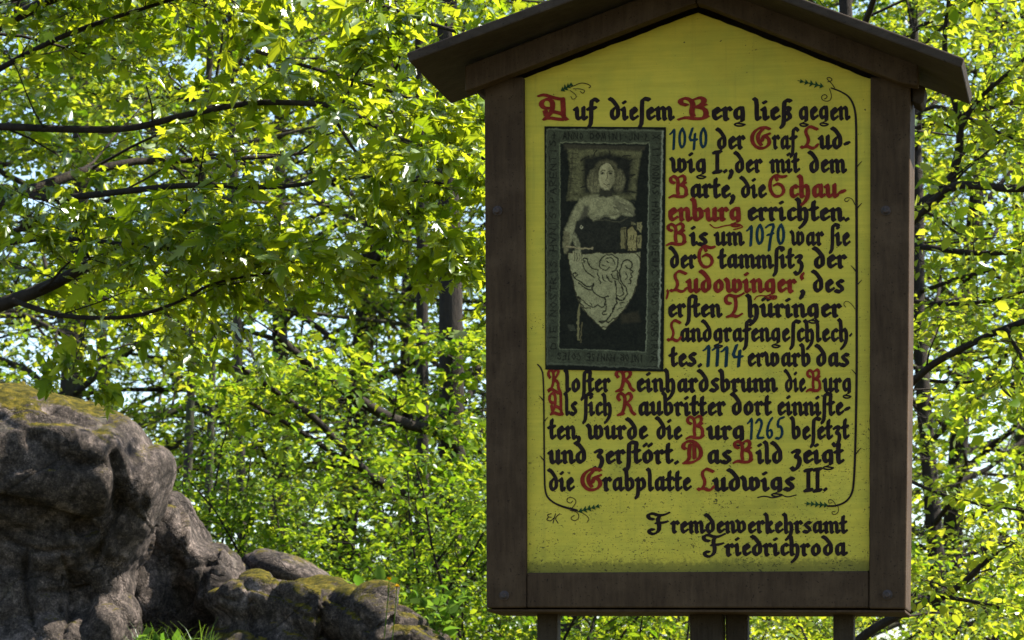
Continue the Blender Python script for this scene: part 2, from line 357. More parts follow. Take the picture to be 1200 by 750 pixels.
# posts that carry it
def post(px0, px1, d, w):
    a = S(px0, 716, d); b = S(px1, 716, d)
    e = (b - a); top = a[2] + .25
    ps = [a, b, b + SN * w, a + SN * w]
    g = Geo(); vs = [np.array([p[0], p[1], -.3]) for p in ps] + [np.array([p[0], p[1], top]) for p in ps]
    g.add(vs, [(0,1,5,4), (1,2,6,5), (2,3,7,6), (3,0,4,7), (4,5,6,7), (3,2,1,0)])
    o = g.obj('support_post', M['post_wood'], sign, SBASE)
    b = o.modifiers.new('bevel', 'BEVEL'); b.width = .005; b.segments = 2
    return o
post(629, 653, .128, .06); post(976, 1000, .128, .06); post(808, 847, .127, .06); post(850, 876, .15, .05)

# bolts
for (x, y) in ((591, 698), (1040, 697), (583, 247), (1038, 247)):
    c = S(x, y, 0); u = S(x + 1, y, 0) - c; u /= np.linalg.norm(u); w = np.cross(SN, u)
    g = Geo(); vs = []; k = 12
    for r_, dd in ((.013, .0), (.013, -.003), (.009, -.0045), (.0085, -.0045), (.0085, -.010), (.006, -.0125)):
        kk = k
        vs += [c + (u * math.cos(2*math.pi*j/k) + w * math.sin(2*math.pi*j/k)) * r_ + SN * dd for j in range(k)]
    g.add(vs, [(i*k + j, i*k + (j+1) % k, (i+1)*k + (j+1) % k, (i+1)*k + j) for i in range(5) for j in range(k)] + [tuple(5*k + j for j in range(k))])
    g.obj('bolt', M['iron'], sign, SBASE)

# the yellow panel: gabled sheet a little behind the frame's face
PD = .022
c0 = S(815, 380, PD) - SBASE
t = NT('yellow_painted_panel')
v = t.coord('Object'); sep = t.new('SeparateXYZ'); t.link(v, sep.inputs[0]); Z = sep.outputs[2]
zb = (S(815, 668, PD) - SBASE)[2]; zt = (S(815, 90, PD) - SBASE)[2]
h = t.math('DIVIDE', t.math('SUBTRACT', Z, zb), zt - zb)                          # 0 at the bottom edge, 1 at the shoulders
big = t.noise(v, 3.2, 5, .6, .6); mid = t.noise(v, 14, 5, .62); fin = t.noise(v, 95, 4, .62)
yel = t.ramp(big, (.30, (.47, .375, .044)), (.52, (.58, .455, .050)), (.75, (.63, .49, .062)))
yel = t.mix(t.ramp(mid, (.42, BLK), (.75, (.6, .6, .6, 1))), yel, (.41, .38, .05, 1))
# dull green algae in soft patches, mostly low down, and a dirty band along the bottom edge
low = t.ramp(h, (.0, WHT), (.30, (.45, .45, .45, 1)), (.8, (.12, .12, .12, 1)))
alg = t.math('MULTIPLY', t.ramp(t.noise(v, 8, 6, .7), (.50, BLK), (.72, WHT)), low)
yel = t.mix(t.math('MULTIPLY', alg, .45), yel, (.16, .17, .03, 1))
edge = t.math('ADD', t.math('MULTIPLY', h, 42.0), t.math('MULTIPLY', t.math('SUBTRACT', fin, .5), 1.6))
band = t.ramp(edge, (.0, WHT), (.55, (.85, .85, .85, 1)), (1.0, BLK))
yel = t.mix(t.math('MULTIPLY', band, .7), yel, (.07, .068, .018, 1))
# black specks of mould, dense at the bottom and sparse above
stretch = t.coord('Object', (1, 1, 1.5))
sp = t.noise(stretch, 150, 3, .7); cl = t.noise(v, 11, 4, .6)
thr = t.math('SUBTRACT', t.math('ADD', .76, t.math('MULTIPLY', t.math('MINIMUM', h, .9), .10)), t.math('MULTIPLY', cl, .27))
spk = t.math('GREATER_THAN', sp, thr)
yel = t.mix(t.math('MULTIPLY', spk, .86), yel, (.022, .020, .012, 1))
sp2 = t.noise(v, 60, 2, .6); thr2 = t.math('ADD', .71, t.math('MULTIPLY', t.math('MINIMUM', h, .6), .08))
yel = t.mix(t.math('MULTIPLY', t.math('GREATER_THAN', sp2, thr2), .8), yel, (.03, .028, .014, 1))
br = t.noise(t.coord('Object', (1.2, 1.2, 26)), 5, 4, .65)
yel = t.mix(.35, yel, t.mix(1, yel, t.ramp(br, (.3, (.70, .70, .68)), (.7, (1.18, 1.17, 1.15))), 'MULTIPLY'))
ru = t.noise(t.coord('Object', (22, 22, .8)), 3, 4, .6)
yel = t.mix(t.math('MULTIPLY', t.ramp(ru, (.58, BLK), (.72, WHT)), .22), yel, (.25, .22, .04, 1))
t.bump(t.mix(.5, t.mix(.5, fin, mid), br), .3, .003)
M['panel'] = t.base(yel, .65, .12)
rng = random.Random(3)
outline = [(614, 92), (818, 14.5), (1021, 93), (1019.5, 400), (1018.6, 668), (1013, 670.5), (617, 672), (616, 400)]
def rough(px, step=9, amp=.55):
    out = []
    for (x0, y0), (x1, y1) in zip(px, px[1:] + px[:1]):
        n = max(1, int(math.hypot(x1-x0, y1-y0) / step))
        out += [(x0 + (x1-x0)*i/n + rng.uniform(-amp, amp), y0 + (y1-y0)*i/n + rng.uniform(-amp, amp)) for i in range(n)]
    return out
panel = prism('panel', rough(outline), PD, .09, M['panel'], bevel=0)

# paints
def paint(name, c, rough=.5, wear=(.03, .06)):
    t = NT(name); v = t.coord()
    n = t.noise(v, 40, 5, .7)
    t.base(t.mix(t.ramp(n, (.42, BLK), (.75, WHT)), c, tuple(x * 1.7 + .006 for x in c[:3])), rough, .08); return t.m
M['ink'] = paint('black_paint', (.013, .0062, .0045))
M['red'] = paint('red_paint', (.165, .0135, .0055))
M['blue'] = paint('blue_green_paint', (.006, .022, .030))
M['leafgreen'] = paint('green_paint', (.012, .042, .010))

class Flat:                                            # flat brushwork lying on the panel
    def __init__(s, d): s.v = []; s.f = []; s.d = d; s.i = 0
    def poly(s, px):
        dd = s.d - .00003 * (s.i % 24); s.i += 1; b = len(s.v)
        s.v += [S(x, y, dd) for x, y in px]; s.f.append(tuple(range(b, b + len(px))))
    def stroke(s, pts, w, n=2, taper=None):
        pts = smooth(pts, n); m = len(pts)
        ws = [w if taper is None else w * (taper[0] + (taper[1] - taper[0]) * i / (m - 1)) for i in range(m)]
        for i in range(m - 1):
            c = []
            for (x, y), r_ in ((pts[i], ws[i] / 2), (pts[i+1], ws[i+1] / 2)):
                c += [(x + r_ * math.cos(a), y + r_ * math.sin(a)) for a in (k * math.pi / 4 + .2 for k in range(8))]
            s.poly(hull(c))
    def done(s, name, mat, label=None):
        o = mesh_np(name, s.v, s.f, mat, panel, SBASE)
        if label: o['label'] = label
        return o
layers = {'black': Flat(PD - .0006), 'red': Flat(PD - .0016), 'blue': Flat(PD - .0006)}
rng = random.Random(4)
for base, xh, ws in TEXT:
    for tx, x0, x1, c in ws:
        if c == 'blue': layers['blue'] = Flat(PD - .0006)
        for p in word_polys(tx, x0, x1, base, xh, rng): layers[c].poly(p)
        if c == 'blue': layers['blue'].done('year_number', M['blue'], 'blue green numerals reading ' + tx)
# flourishes under the g's that swing out, and the painter's initials
layers['red'].stroke([(832, 263), (838, 268), (850, 264), (866, 263), (872, 266), (860, 269)], 1.5)
layers['red'].stroke([(884, 351), (888, 346), (900, 347), (911, 346), (909, 351), (902, 350)], 1.4)
layers['black'].stroke([(888, 583), (896, 581), (906, 584), (914, 581)], 1.5)
layers['black'].stroke([(915, 579), (922, 583), (933, 580)], 1.4)
fl = layers['black']
fl.stroke([(646, 602), (641, 603), (643, 606), (640, 609), (645, 611), (649, 607)], 1.1)
fl.stroke([(643, 606), (646, 606)], 1.0)
fl.stroke([(651, 602), (648, 613)], 1.1); fl.stroke([(656, 602), (650, 607), (654, 613)], 1.1)
layers['black'].done('lettering', M['ink'], 'black blackletter words')
layers['red'].done('lettering', M['red'], 'red initials and red names')

vine = Flat(PD - .0014)
vine.stroke([(974, 103), (985, 107), (995, 113), (1001, 124), (1003.5, 140), (1003.5, 200)], 2.6, taper=(.6, 1.2))
vine.stroke([(1003.5, 200), (1004, 300), (1004, 380), (1004, 440), (1002.5, 520), (1001, 560), (999, 578), (992, 588), (980, 593), (970, 593)], 3.0, taper=(1.1, .7))
for x, y, s in ((1004, 196, 1), (1004, 245, 1), (1004, 335, 1), (1003, 532, 1), (1003, 318, -1), (1004, 440, -1)):
    vine.stroke([(x, y), (x + 3*s, y - 4), (x + 6*s, y - 7)], 1.4, taper=(1.2, .4))
vine.stroke([(1002, 240), (999, 233), (993, 231), (989, 234), (992, 237), (995, 234)], .9)
vine.stroke([(1002, 362), (998, 356), (992, 352), (988, 356), (991, 360)], .7)
vine.stroke([(978, 103), (974, 97), (968, 92), (972, 90), (976, 94), (970, 96)], .9)
vine.stroke([(972, 104), (975, 113), (972, 119), (964, 118), (962, 113), (967, 110), (970, 114), (966, 116)], .9)
vine.stroke([(980, 593), (976, 586), (971, 585), (971, 590), (975, 589)], .9)
vine.stroke([(982, 593), (983, 600), (977, 604), (974, 600), (979, 599)], .8)
vine.done('vine_border', M['ink'], 'long vine down the edge beside the text'); vine = Flat(PD - .0014)
vine.stroke([(630, 427), (634, 431), (637, 440), (637.5, 500), (638, 560), (639, 578), (644, 586), (656, 593), (676, 598)], 2.6, taper=(.6, 1))
for x, y, s in ((637, 495, 1), (637.5, 540, -1), (637, 470, -1)):
    vine.stroke([(x, y), (x + 3*s, y - 4), (x + 5*s, y - 6)], 1.3, taper=(1.2, .4))
vine.stroke([(670, 596), (676, 588), (672, 583), (665, 583), (664, 588), (669, 590), (671, 587)], .9)
vine.stroke([(668, 598), (677, 600), (679, 607), (673, 611), (668, 607), (673, 604)], .9)
vine.stroke([(676, 599), (685, 602), (691, 608), (688, 612)], .8)
vine.done('vine_border', M['ink'], 'short vine beside the lower lines of text'); vine = Flat(PD - .0014)
vine.stroke([(664, 103), (672, 101), (680, 97), (688, 98), (693, 101), (690, 103)], .9)
vine.stroke([(672, 104), (680, 104), (686, 106), (683, 110), (680, 107)], .8)
vine.stroke([(668, 106), (674, 110), (676, 114), (671, 117), (669, 113)], .8)
vine.done('vine_tendril', M['ink'])
def spray(x, y, dx, dy, L, n=5):
    nx, ny = -dy, dx; gl_ = Flat(PD - .0024)
    for i in range(n):
        f = i / (n - 1); c = (x + dx*L*f, y + dy*L*f); r_ = 4.8 * (1 - .7*abs(f - .35))
        for s in (1, -1):
            gl_.poly(hull([(c[0] - dx*1.2, c[1] - dy*1.2), (c[0] + dx*3, c[1] + dy*3), (c[0] + dx*3.4 + nx*s*r_, c[1] + dy*3.4 + ny*s*r_), (c[0] + nx*s*1.0, c[1] + ny*s*1.0)]))
    gl_.stroke([(x, y), (x + dx*L*1.25, y + dy*L*1.25)], 1.5, taper=(1, .5)); gl_.done('vine_leaf', M['leafgreen'])
spray(964, 101, -.97, -.22, 24); spray(969, 592, -.99, -.08, 21); spray(679, 599, .95, -.25, 21)
spray(658, 106, .82, -.5, 12, 4)

# ---------------------------------------------------------------- the painted picture of a carved tomb slab: brushwork as colours of a fine sheet
QX0, QY0, QX1, QY1, QS = 638.0, 147.5, 780.5, 435.5, 2.6
nx_, ny_ = int((QX1-QX0)*QS), int((QY1-QY0)*QS)
gx, gy = np.meshgrid(np.linspace(QX0, QX1, nx_), np.linspace(QY0, QY1, ny_))
prng = np.random.RandomState(5)
def vnoise(cell):
    a = prng.rand(int(ny_/cell)+3, int(nx_/cell)+3); yy = np.arange(ny_)/cell; xx = np.arange(nx_)/cell
    i, j = yy.astype(int), xx.astype(int); fy, fx = (yy-i)[:, None], (xx-j)[None, :]
    fy = fy*fy*(3-2*fy); fx = fx*fx*(3-2*fx)
    g = lambda di, dj: a[np.ix_(i+di, j+dj)]
    return (g(0,0)*(1-fy)*(1-fx) + g(1,0)*fy*(1-fx) + g(0,1)*(1-fy)*fx + g(1,1)*fy*fx) - .5
wob_x, wob_y = vnoise(9)*1.6 + vnoise(3)*.8, vnoise(9)*1.6 + vnoise(3)*.8
brush = vnoise(5)*.6 + vnoise(2.2)*.5 + vnoise(14)*.5
PX, PY = gx + wob_x, gy + wob_y
img = np.zeros((ny_, nx_, 3))
def sd_poly(P):
    P = np.array(P, float); d = np.full(PX.shape, 1e9); ins = np.zeros(PX.shape, bool)
    for (x0, y0), (x1, y1) in zip(P, np.roll(P, -1, 0)):
        ex, ey = x1-x0, y1-y0; wx, wy = PX-x0, PY-y0
        tt = np.clip((wx*ex + wy*ey) / (ex*ex + ey*ey + 1e-9), 0, 1)
        d = np.minimum(d, (wx-ex*tt)**2 + (wy-ey*tt)**2)
        c = ((y0 <= PY) & (y1 > PY)) | ((y1 <= PY) & (y0 > PY))
        with np.errstate(divide='ignore', invalid='ignore'): xi = x0 + (PY-y0) / (y1-y0 if y1 != y0 else 1e-9) * ex
        ins ^= c & (PX < xi)
    d = np.sqrt(d); return np.where(ins, -d, d)
def lay(d, col, soft=.5, op=1.0, tex=.25):
    k = np.clip(.5 - d / (2*soft), 0, 1) * op
    k = np.clip(k * (1 + tex*0), 0, 1)[..., None]
    m_ = sum(col) / 3; col = tuple(min(255, max(0, m_ + (q - m_) * .8 + (m_ - 58) * .14)) for q in col)
    c = np.array(lin(*col)[:3]) * 1.45 * np.array([1.17, 1, .68])
    c = c[None, None, :] * (1 + tex * 2 * brush)[..., None]
    img[:] = img*(1-k) + np.clip(c, .002, 1)*k
def ell(cx, cy, rx, ry): return (np.hypot((PX-cx)/rx, (PY-cy)/ry) - 1) * min(rx, ry)
def line(pts, col, w, soft=.5, op=1.0, n=2):
    pts = smooth([tuple(p) for p in pts], n); d = np.full(PX.shape, 1e9)
    for (x0, y0), (x1, y1) in zip(pts[:-1], pts[1:]):
        ex, ey = x1-x0, y1-y0; tt = np.clip(((PX-x0)*ex + (PY-y0)*ey) / (ex*ex+ey*ey+1e-9), 0, 1)
        d = np.minimum(d, np.hypot(PX-x0-ex*tt, PY-y0-ey*tt))
    lay(d - w/2, col, soft, op, .15)
q1 = lambda p: [(630 + x/5, 140 + y/5) for x, y in p]              # tracing frames of the enlarged photograph
q2 = lambda p: [(630 + x/4.6875, 280 + y/4.6875) for x, y in p]
q7 = lambda p: [(650 + x/10.91, 240 + y/10.91) for x, y in p]
rect = lambda x0, y0, x1, y1: [(x0, y0), (x1, y0), (x1, y1), (x0, y1)]
lay(PX*0 - 9, (22, 24, 20))
lay(sd_poly(rect(640, 150, 776.5, 430)), (50, 56, 46), tex=.35)
line([(641, 151), (776, 152)], (72, 80, 68), 1.6, n=0); line([(776.5, 152), (775, 430)], (98, 106, 98), 2.0, n=0)
line([(640.5, 152), (640, 430)], (66, 74, 60), 1.2, n=0); line([(640, 428), (776, 432)], (62, 68, 60), 1.6, n=0)
lay(sd_poly([(656, 167), (761, 167), (760, 412), (655, 412)]), (26, 29, 24), tex=.4)
line([(657, 166.5), (761, 167)], (84, 90, 74), 1.2, n=0); line([(761.5, 168), (759.5, 412)], (86, 94, 82), 1.3, n=0)
line([(656.5, 168), (654.5, 410)], (74, 82, 66), 1.5, n=0); line([(655, 411), (760, 413)], (74, 82, 70), 1.1, n=0)
lay(sd_poly([(661, 169), (757, 170), (756, 176), (661, 175)]), (50, 49, 40), 1.2)
lay(sd_poly(q1([(180,172),(612,178),(592,300),(578,470),(420,455),(170,480),(190,330)])), (74, 75, 52), 1.4, tex=.5)
lay(sd_poly(q1([(265,225),(420,190),(560,230),(540,440),(270,440)])), (30, 31, 26), 3.2, tex=.5)
for a in ((255,240,300,215),(262,300,300,290),(500,215,545,205),(520,250,560,230),(530,330,575,320),(530,420,580,430),(255,400,300,390),(330,215,345,180),(420,205,425,180)):
    line(q1([(a[0],a[1]),(a[2],a[3])]), (32, 32, 26), 1.6)
line(q1([(205,190),(200,300),(190,400),(180,460)]), (40, 38, 30), 2.2, op=.6)
for i in range(9): line(q1([(185, 195+i*30), (232, 200+i*30)]), (38, 36, 28), 1.0, op=.7)
# cloak in the dark, bust, arms
lay(sd_poly(q1([(240,470),(420,440),(560,480),(590,640),(560,760),(170,790),(165,640)])), (34, 36, 31), 1.5, tex=.4)
lay(sd_poly(q1([(250,466),(345,440),(400,452),(470,446),(540,478),(572,520),(560,570),(500,560),(455,585),(395,570),(330,600),(290,560),(230,600),(215,660),(190,760),(150,755),(158,650),(205,540)])), (104, 105, 80), 1.4, tex=.4)
lay(sd_poly(q1([(275,500),(302,510),(296,570),(240,600),(262,545)])), (62, 62, 52), 1.5)
lay(sd_poly(q1([(450,462),(560,505),(570,560),(510,545),(450,520)])), (84, 84, 66), 2)
for i in range(14):
    a, b = 430 + (i*37) % 130, 470 + (i*53) % 90; line(q1([(a,b),(a+12,b+9)]), (52, 52, 42) if i % 2 else (122, 122, 96), .7)
line(q1([(330,600),(400,585),(470,610),(540,570)]), (60, 60, 48), 1.2); line(q1([(320,590),(380,570),(450,560),(520,545)]), (70, 70, 56), 1.4, op=.7)
# hair, face
lay(ell(697.5, 213, 9, 14.5), (84, 83, 62), 1.6, tex=.5); lay(ell(725.5, 212, 7.5, 13), (84, 83, 62), 1.6, tex=.5)
lay(ell(711, 199, 13.5, 12), (66, 65, 48), 1.6, tex=.5)
for x in (692, 696, 700, 722, 726, 729): line([(x+1, 202), (x, 212), (x-.5, 224)], (50, 48, 36), .7, op=.8)
lay(sd_poly([(704, 222), (717, 222), (719, 231), (702, 231)]), (44, 44, 36), 1.2)
lay(ell(711, 206.5, 9.2, 16.5), (124, 122, 94), .9, tex=.25)
lay(sd_poly([(712, 192), (720, 200), (720, 214), (714, 222), (713, 206)]), (100, 99, 76), 1.6)
line([(701.5, 201), (703, 194), (709, 189.5), (716, 191), (721, 199)], (42, 40, 30), .9)
for sx in (-1, 1):
    line([(711 + sx*2, 200.5), (711 + sx*5, 199.5), (711 + sx*7, 201)], (44, 42, 32), 1.0)
    lay(ell(711 + sx*4.6, 203, 2.4, 1.3), (40, 38, 30), .6)
line([(711.5, 202), (712, 209), (709.5, 211), (712.5, 212)], (66, 64, 48), .9); line([(707.5, 216), (711, 216.8), (714.5, 216)], (40, 38, 30), 1.1)
line([(709, 219), (713, 219)], (84, 82, 62), .8)
# brooch, forearm with hand, sword and its cross guard
line([(681.2, 264.6), (683, 266.6), (681.2, 268.8), (679.6, 266.6), (681.2, 264.6)], (132, 132, 112), .9, n=0)
lay(sd_poly(q7([(215,390),(265,375),(320,470),(335,580),(350,650),(245,660),(262,560)])), (96, 98, 76), .9, tex=.5)
lay(sd_poly(q7([(110,350),(200,360),(190,480),(160,640),(120,640),(110,480)])), (88, 86, 64), 1.0, tex=.4)
line(q7([(150,550),(260,565),(480,572)]), (118, 110, 84), 1.7); lay(ell(694.5, 292, 1.4, 1.7), (124, 116, 90), .6)
line(q2([(232,370),(222,450),(225,560)]), (92, 90, 62), 2.6); line(q2([(245,470),(238,575)]), (74, 70, 48), 1.4)
for i in range(5): line(q2([(165+i*4, 482+i*7), (195+i*3, 480+i*8)]), (66, 70, 60), .9, op=.7)
lay(sd_poly(q2([(460,420),(560,400),(570,455),(470,470)])), (44, 42, 32), 2)
# little church carried on the left hand
for p, c in (([(855,300),(930,285),(920,570),(855,570)], (92, 88, 58)), ([(945,330),(1000,270),(1060,350),(1060,590),(950,590)], (112, 106, 68)),
             ([(1065,225),(1128,225),(1125,365),(1065,320)], (104, 100, 68)), ([(1062,390),(1128,385),(1125,560),(1062,560)], (100, 96, 64)), ([(985,225),(1050,235),(1050,260),(990,262)], (84, 82, 58))):
    lay(sd_poly(q7(p)), c, .5, tex=.3)
for p in ([(935,340),(1000,262),(1075,365)], [(935,330),(935,575)], [(905,330),(915,570)], [(1062,365),(1062,570)], [(985,400),(985,450)], [(1015,400),(1015,450)], [(1090,430),(1090,490)], [(1095,250),(1095,262)], [(1092,300),(1098,312)], [(860,310),(940,300)]):
    line(q7(p), (34, 30, 22), 1.0, n=0)
for x in (960, 1000, 1040, 1080): line(q7([(x, 560), (x + 18, 600)]), (40, 36, 26), 1.0)
# shield with a rampant lion in outline
sh = q2([(163,82),(240,88),(330,80),(420,82),(572,74),(566,190),(545,285),(500,370),(440,440),(372,504),(310,455),(250,395),(210,310),(188,215)])
lay(sd_poly(sh), (108, 110, 84), .6, tex=.32)
line(sh + sh[:1], (40, 36, 26), 1.1, n=1)
INK = (30, 28, 20)
for p, w in (([(350,130),(340,155),(362,178),(388,172),(400,160)],1.0), ([(345,128),(362,100),(400,88),(438,100),(450,132),(440,165),(415,185)],1.1), ([(378,116),(400,104),(424,118),(428,142)],.9), ([(385,128),(395,132)],1.3), ([(358,150),(378,150)],.8),
             ([(330,195),(345,215),(335,225),(352,238),(348,250)],1.0), ([(360,205),(368,230),(380,238)],1.0), ([(385,205),(395,235),(410,238)],1.0), ([(410,200),(422,225),(440,225)],1.0), ([(440,175),(455,200),(450,215)],1.0),
             ([(335,178),(300,170),(282,145),(276,112),(262,110)],1.2), ([(315,215),(292,200),(262,180),(250,150)],1.0), ([(262,112),(250,122),(262,132),(248,142)],1.0),
             ([(310,250),(280,278),(240,245),(205,222),(190,195),(205,190)],1.2), ([(300,285),(262,280),(225,248)],1.0), ([(205,190),(222,205),(210,212)],.9),
             ([(312,250),(300,285),(330,315),(372,330),(392,318)],1.2), ([(430,235),(440,280),(436,330),(442,360)],1.2),
             ([(372,330),(380,350),(368,378),(350,380),(330,365),(308,385),(280,372),(258,350),(222,325)],1.1), ([(222,325),(240,350),(228,362),(256,372),(250,385),(290,388)],1.0), ([(290,360),(300,372)],.8),
             ([(442,360),(420,385),(412,420),(395,440),(360,470),(345,462)],1.2), ([(380,365),(385,395),(360,410),(362,425),(385,420)],1.0), ([(345,462),(380,455),(392,470),(420,440),(430,442)],1.0),
             ([(436,330),(470,345),(500,310),(492,270),(462,230),(455,180),(470,130),(500,112),(525,130),(522,165),(500,168),(490,150)],1.2), ([(445,318),(465,325),(480,300),(470,262),(445,225),(442,190)],1.0),
             ([(510,170),(535,185),(515,195),(532,215),(512,220),(525,245),(505,250)],1.1), ([(490,190),(500,215),(488,225)],1.0), ([(440,395),(470,380)],.7), ([(455,360),(480,350)],.7)):
    line(q2(p), INK, w * 1.3)
for i in range(18):
    a, b = 455 + (i*29) % 70, 340 + (i*17) % 60; lay(ell(630 + a/4.6875, 280 + b/4.6875, .6, .6), INK, .4, .6)
# fingers of the hand lying over the shield's edge
for x in (196, 210, 224, 236): line(q2([(x, 78), (x+4, 104), (x+3, 128)]), (112, 112, 86), 2.0); line(q2([(x+7, 84), (x+10, 108), (x+8, 126)]), INK, .7)
# inscription round the rim in worn dark capitals
CAPS = {'A':[[(0,0),(.5,1),(1,0)],[(.2,.4),(.8,.4)]],'B':[[(0,0),(0,1),(.8,.85),(.1,.55),(.9,.3),(0,0)]],'C':[[(1,.85),(.5,1),(0,.5),(.5,0),(1,.15)]],'D':[[(0,0),(0,1),(.9,.6),(.8,.2),(0,0)]],
 'E':[[(1,1),(0,1),(0,0),(1,0)],[(0,.5),(.8,.5)]],'H':[[(0,0),(0,1)],[(1,0),(1,1)],[(0,.5),(1,.5)]],'I':[[(.5,0),(.5,1)]],'L':[[(0,1),(0,0),(1,0)]],'M':[[(0,0),(.1,1),(.5,.3),(.9,1),(1,0)]],'N':[[(0,0),(0,1),(1,0),(1,1)]],
 'O':[[(.5,0),(0,.5),(.5,1),(1,.5),(.5,0)]],'P':[[(0,0),(0,1),(.9,.8),(.8,.5),(0,.45)]],'R':[[(0,0),(0,1),(.9,.8),(.7,.5),(0,.5),(1,0)]],'S':[[(1,.85),(.4,1),(.1,.75),(.9,.3),(.5,0),(0,.15)]],'T':[[(0,1),(1,1)],[(.5,1),(.5,0)]],
 'V':[[(0,1),(.5,0),(1,1)]],'U':[[(0,1),(.1,.1),(.9,.1),(1,1)]],'W':[[(0,1),(.25,0),(.5,.8),(.75,0),(1,1)]],'X':[[(0,0),(1,1)],[(0,1),(1,0)]],'+':[[(.5,.1),(.5,.9)],[(.1,.5),(.9,.5)]],'·':[[(.45,.45),(.55,.55)]],'G':[[(1,.85),(.5,1),(0,.5),(.5,0),(1,.2),(1,.5),(.6,.5)]],'J':[[(.8,1),(.8,.2),(.3,0),(0,.2)]],' ':[]}
def caps(text, p0, p1, hgt, up):
    p0, p1, up = np.array(p0, float), np.array(p1, float), np.array(up, float); n = len(text); dv = (p1 - p0) / n
    for i, ch in enumerate(text):
        for s in CAPS[ch]:
            line([tuple(p0 + dv*(i + .14 + x*.66) + up*y*hgt) for x, y in s], (24, 24, 18), 1.15, .45, .92, n=0)
caps('+ ANNO DOMINI·JN·L', (646, 162.5), (763, 163.5), 8, (0, -1))
caps('X·II·NONAS·HVNC·LVDEWIC SHVD CONSTRVR', (765.5, 156), (765.5, 425), 7.5, (1, 0))
caps('INTOR·HVNISE COIES', (757, 416.5), (652, 415.5), 8, (0, 1))
caps('DIE·NOSTRIS·HVNIS·PARENTIS', (651.5, 412), (651.5, 162), 7.5, (-1, 0))
img *= (1 + .5 * vnoise(1.5))[..., None]
img = np.clip(img, .002, 1)
vs = np.array([S(x, y, PD - .0032) for x, y in ((QX0, QY0+.5), (QX1, QY0+1.5), (QX0+1, QY1-2.5), (QX1-3, QY1))])
fu = np.linspace(0, 1, nx_)[None, :, None]; fv = np.linspace(0, 1, ny_)[:, None, None]
pos = ((vs[0]*(1-fu) + vs[1]*fu)*(1-fv) + (vs[2]*(1-fu) + vs[3]*fu)*fv).reshape(-1, 3)
ii = np.arange(nx_*ny_).reshape(ny_, nx_)
quads = np.stack([ii[:-1, :-1], ii[1:, :-1], ii[1:, 1:], ii[:-1, 1:]], -1).reshape(-1, 4)
t = NT('tomb_slab_paint'); a = t.new('Attribute'); a.attribute_name = 'brushwork'; M['picture'] = t.base(a.outputs['Color'], .6, .08)
pic = mesh_np('picture', pos, quads, M['picture'], panel, SBASE)
pic['label'] = 'dark painted picture of a carved tomb slab with lion shield'
ca = pic.data.color_attributes.new('brushwork', 'FLOAT_COLOR', 'POINT')
ca.data.foreach_set('color', np.concatenate([img.reshape(-1, 3), np.ones((nx_*ny_, 1))], 1).astype(np.float32).ravel())
# ================================================================ terrain
def sstep(a, b, x):
    t = np.clip((x - a) / (b - a), 0, 1); return t*t*(3-2*t)
def ground_z(x, y):
    x = np.asarray(x, float); y = np.asarray(y, float)
    bank = 2.05 * sstep(11.5, 14.3, y) * (1 - sstep(-.9, 1.6, x))
    wood = 1.15 * sstep(12, 26, y)
    bump = .10 * np.sin(x*.9 + 1.3) * np.sin(y*.7) + .05 * np.sin(x*2.3) * np.cos(y*1.9)
    far = -6 * sstep(60, 300, y) - 4 * sstep(60, 400, np.abs(x))
    return np.maximum(bank, wood) + bump * sstep(6, 12, y) + far
gxs = np.unique(np.concatenate([np.linspace(-14, 14, 113), np.linspace(-80, 80, 81), np.linspace(-3000, 3000, 31)]))
gys = np.unique(np.concatenate([np.linspace(-6, 34, 161), np.linspace(-60, 120, 91), np.linspace(-3000, 3000, 31)]))
X, Y = np.meshgrid(gxs, gys); Zg = ground_z(X, Y)
ii = np.arange(X.size).reshape(X.shape)
t = NT('forest_floor'); v = t.coord('Object')
c = t.ramp(t.noise(v, 1.1, 6, .7), (.35, (.035, .05, .012)), (.5, (.06, .065, .02)), (.65, (.07, .05, .03)))
c = t.mix(t.ramp(t.noise(v, 40, 4, .7), (.4, BLK), (.7, WHT)), c, (.10, .075, .045, 1)); t.bump(t.noise(v, 25, 5, .7), .8, .05)
gm = t.base(c, .95, .1)
tag(mesh_np('ground', np.stack([X, Y, Zg], -1).reshape(-1, 3), np.stack([ii[:-1, :-1], ii[:-1, 1:], ii[1:, 1:], ii[1:, :-1]], -1).reshape(-1, 4), gm, smooth=True), kind='structure')

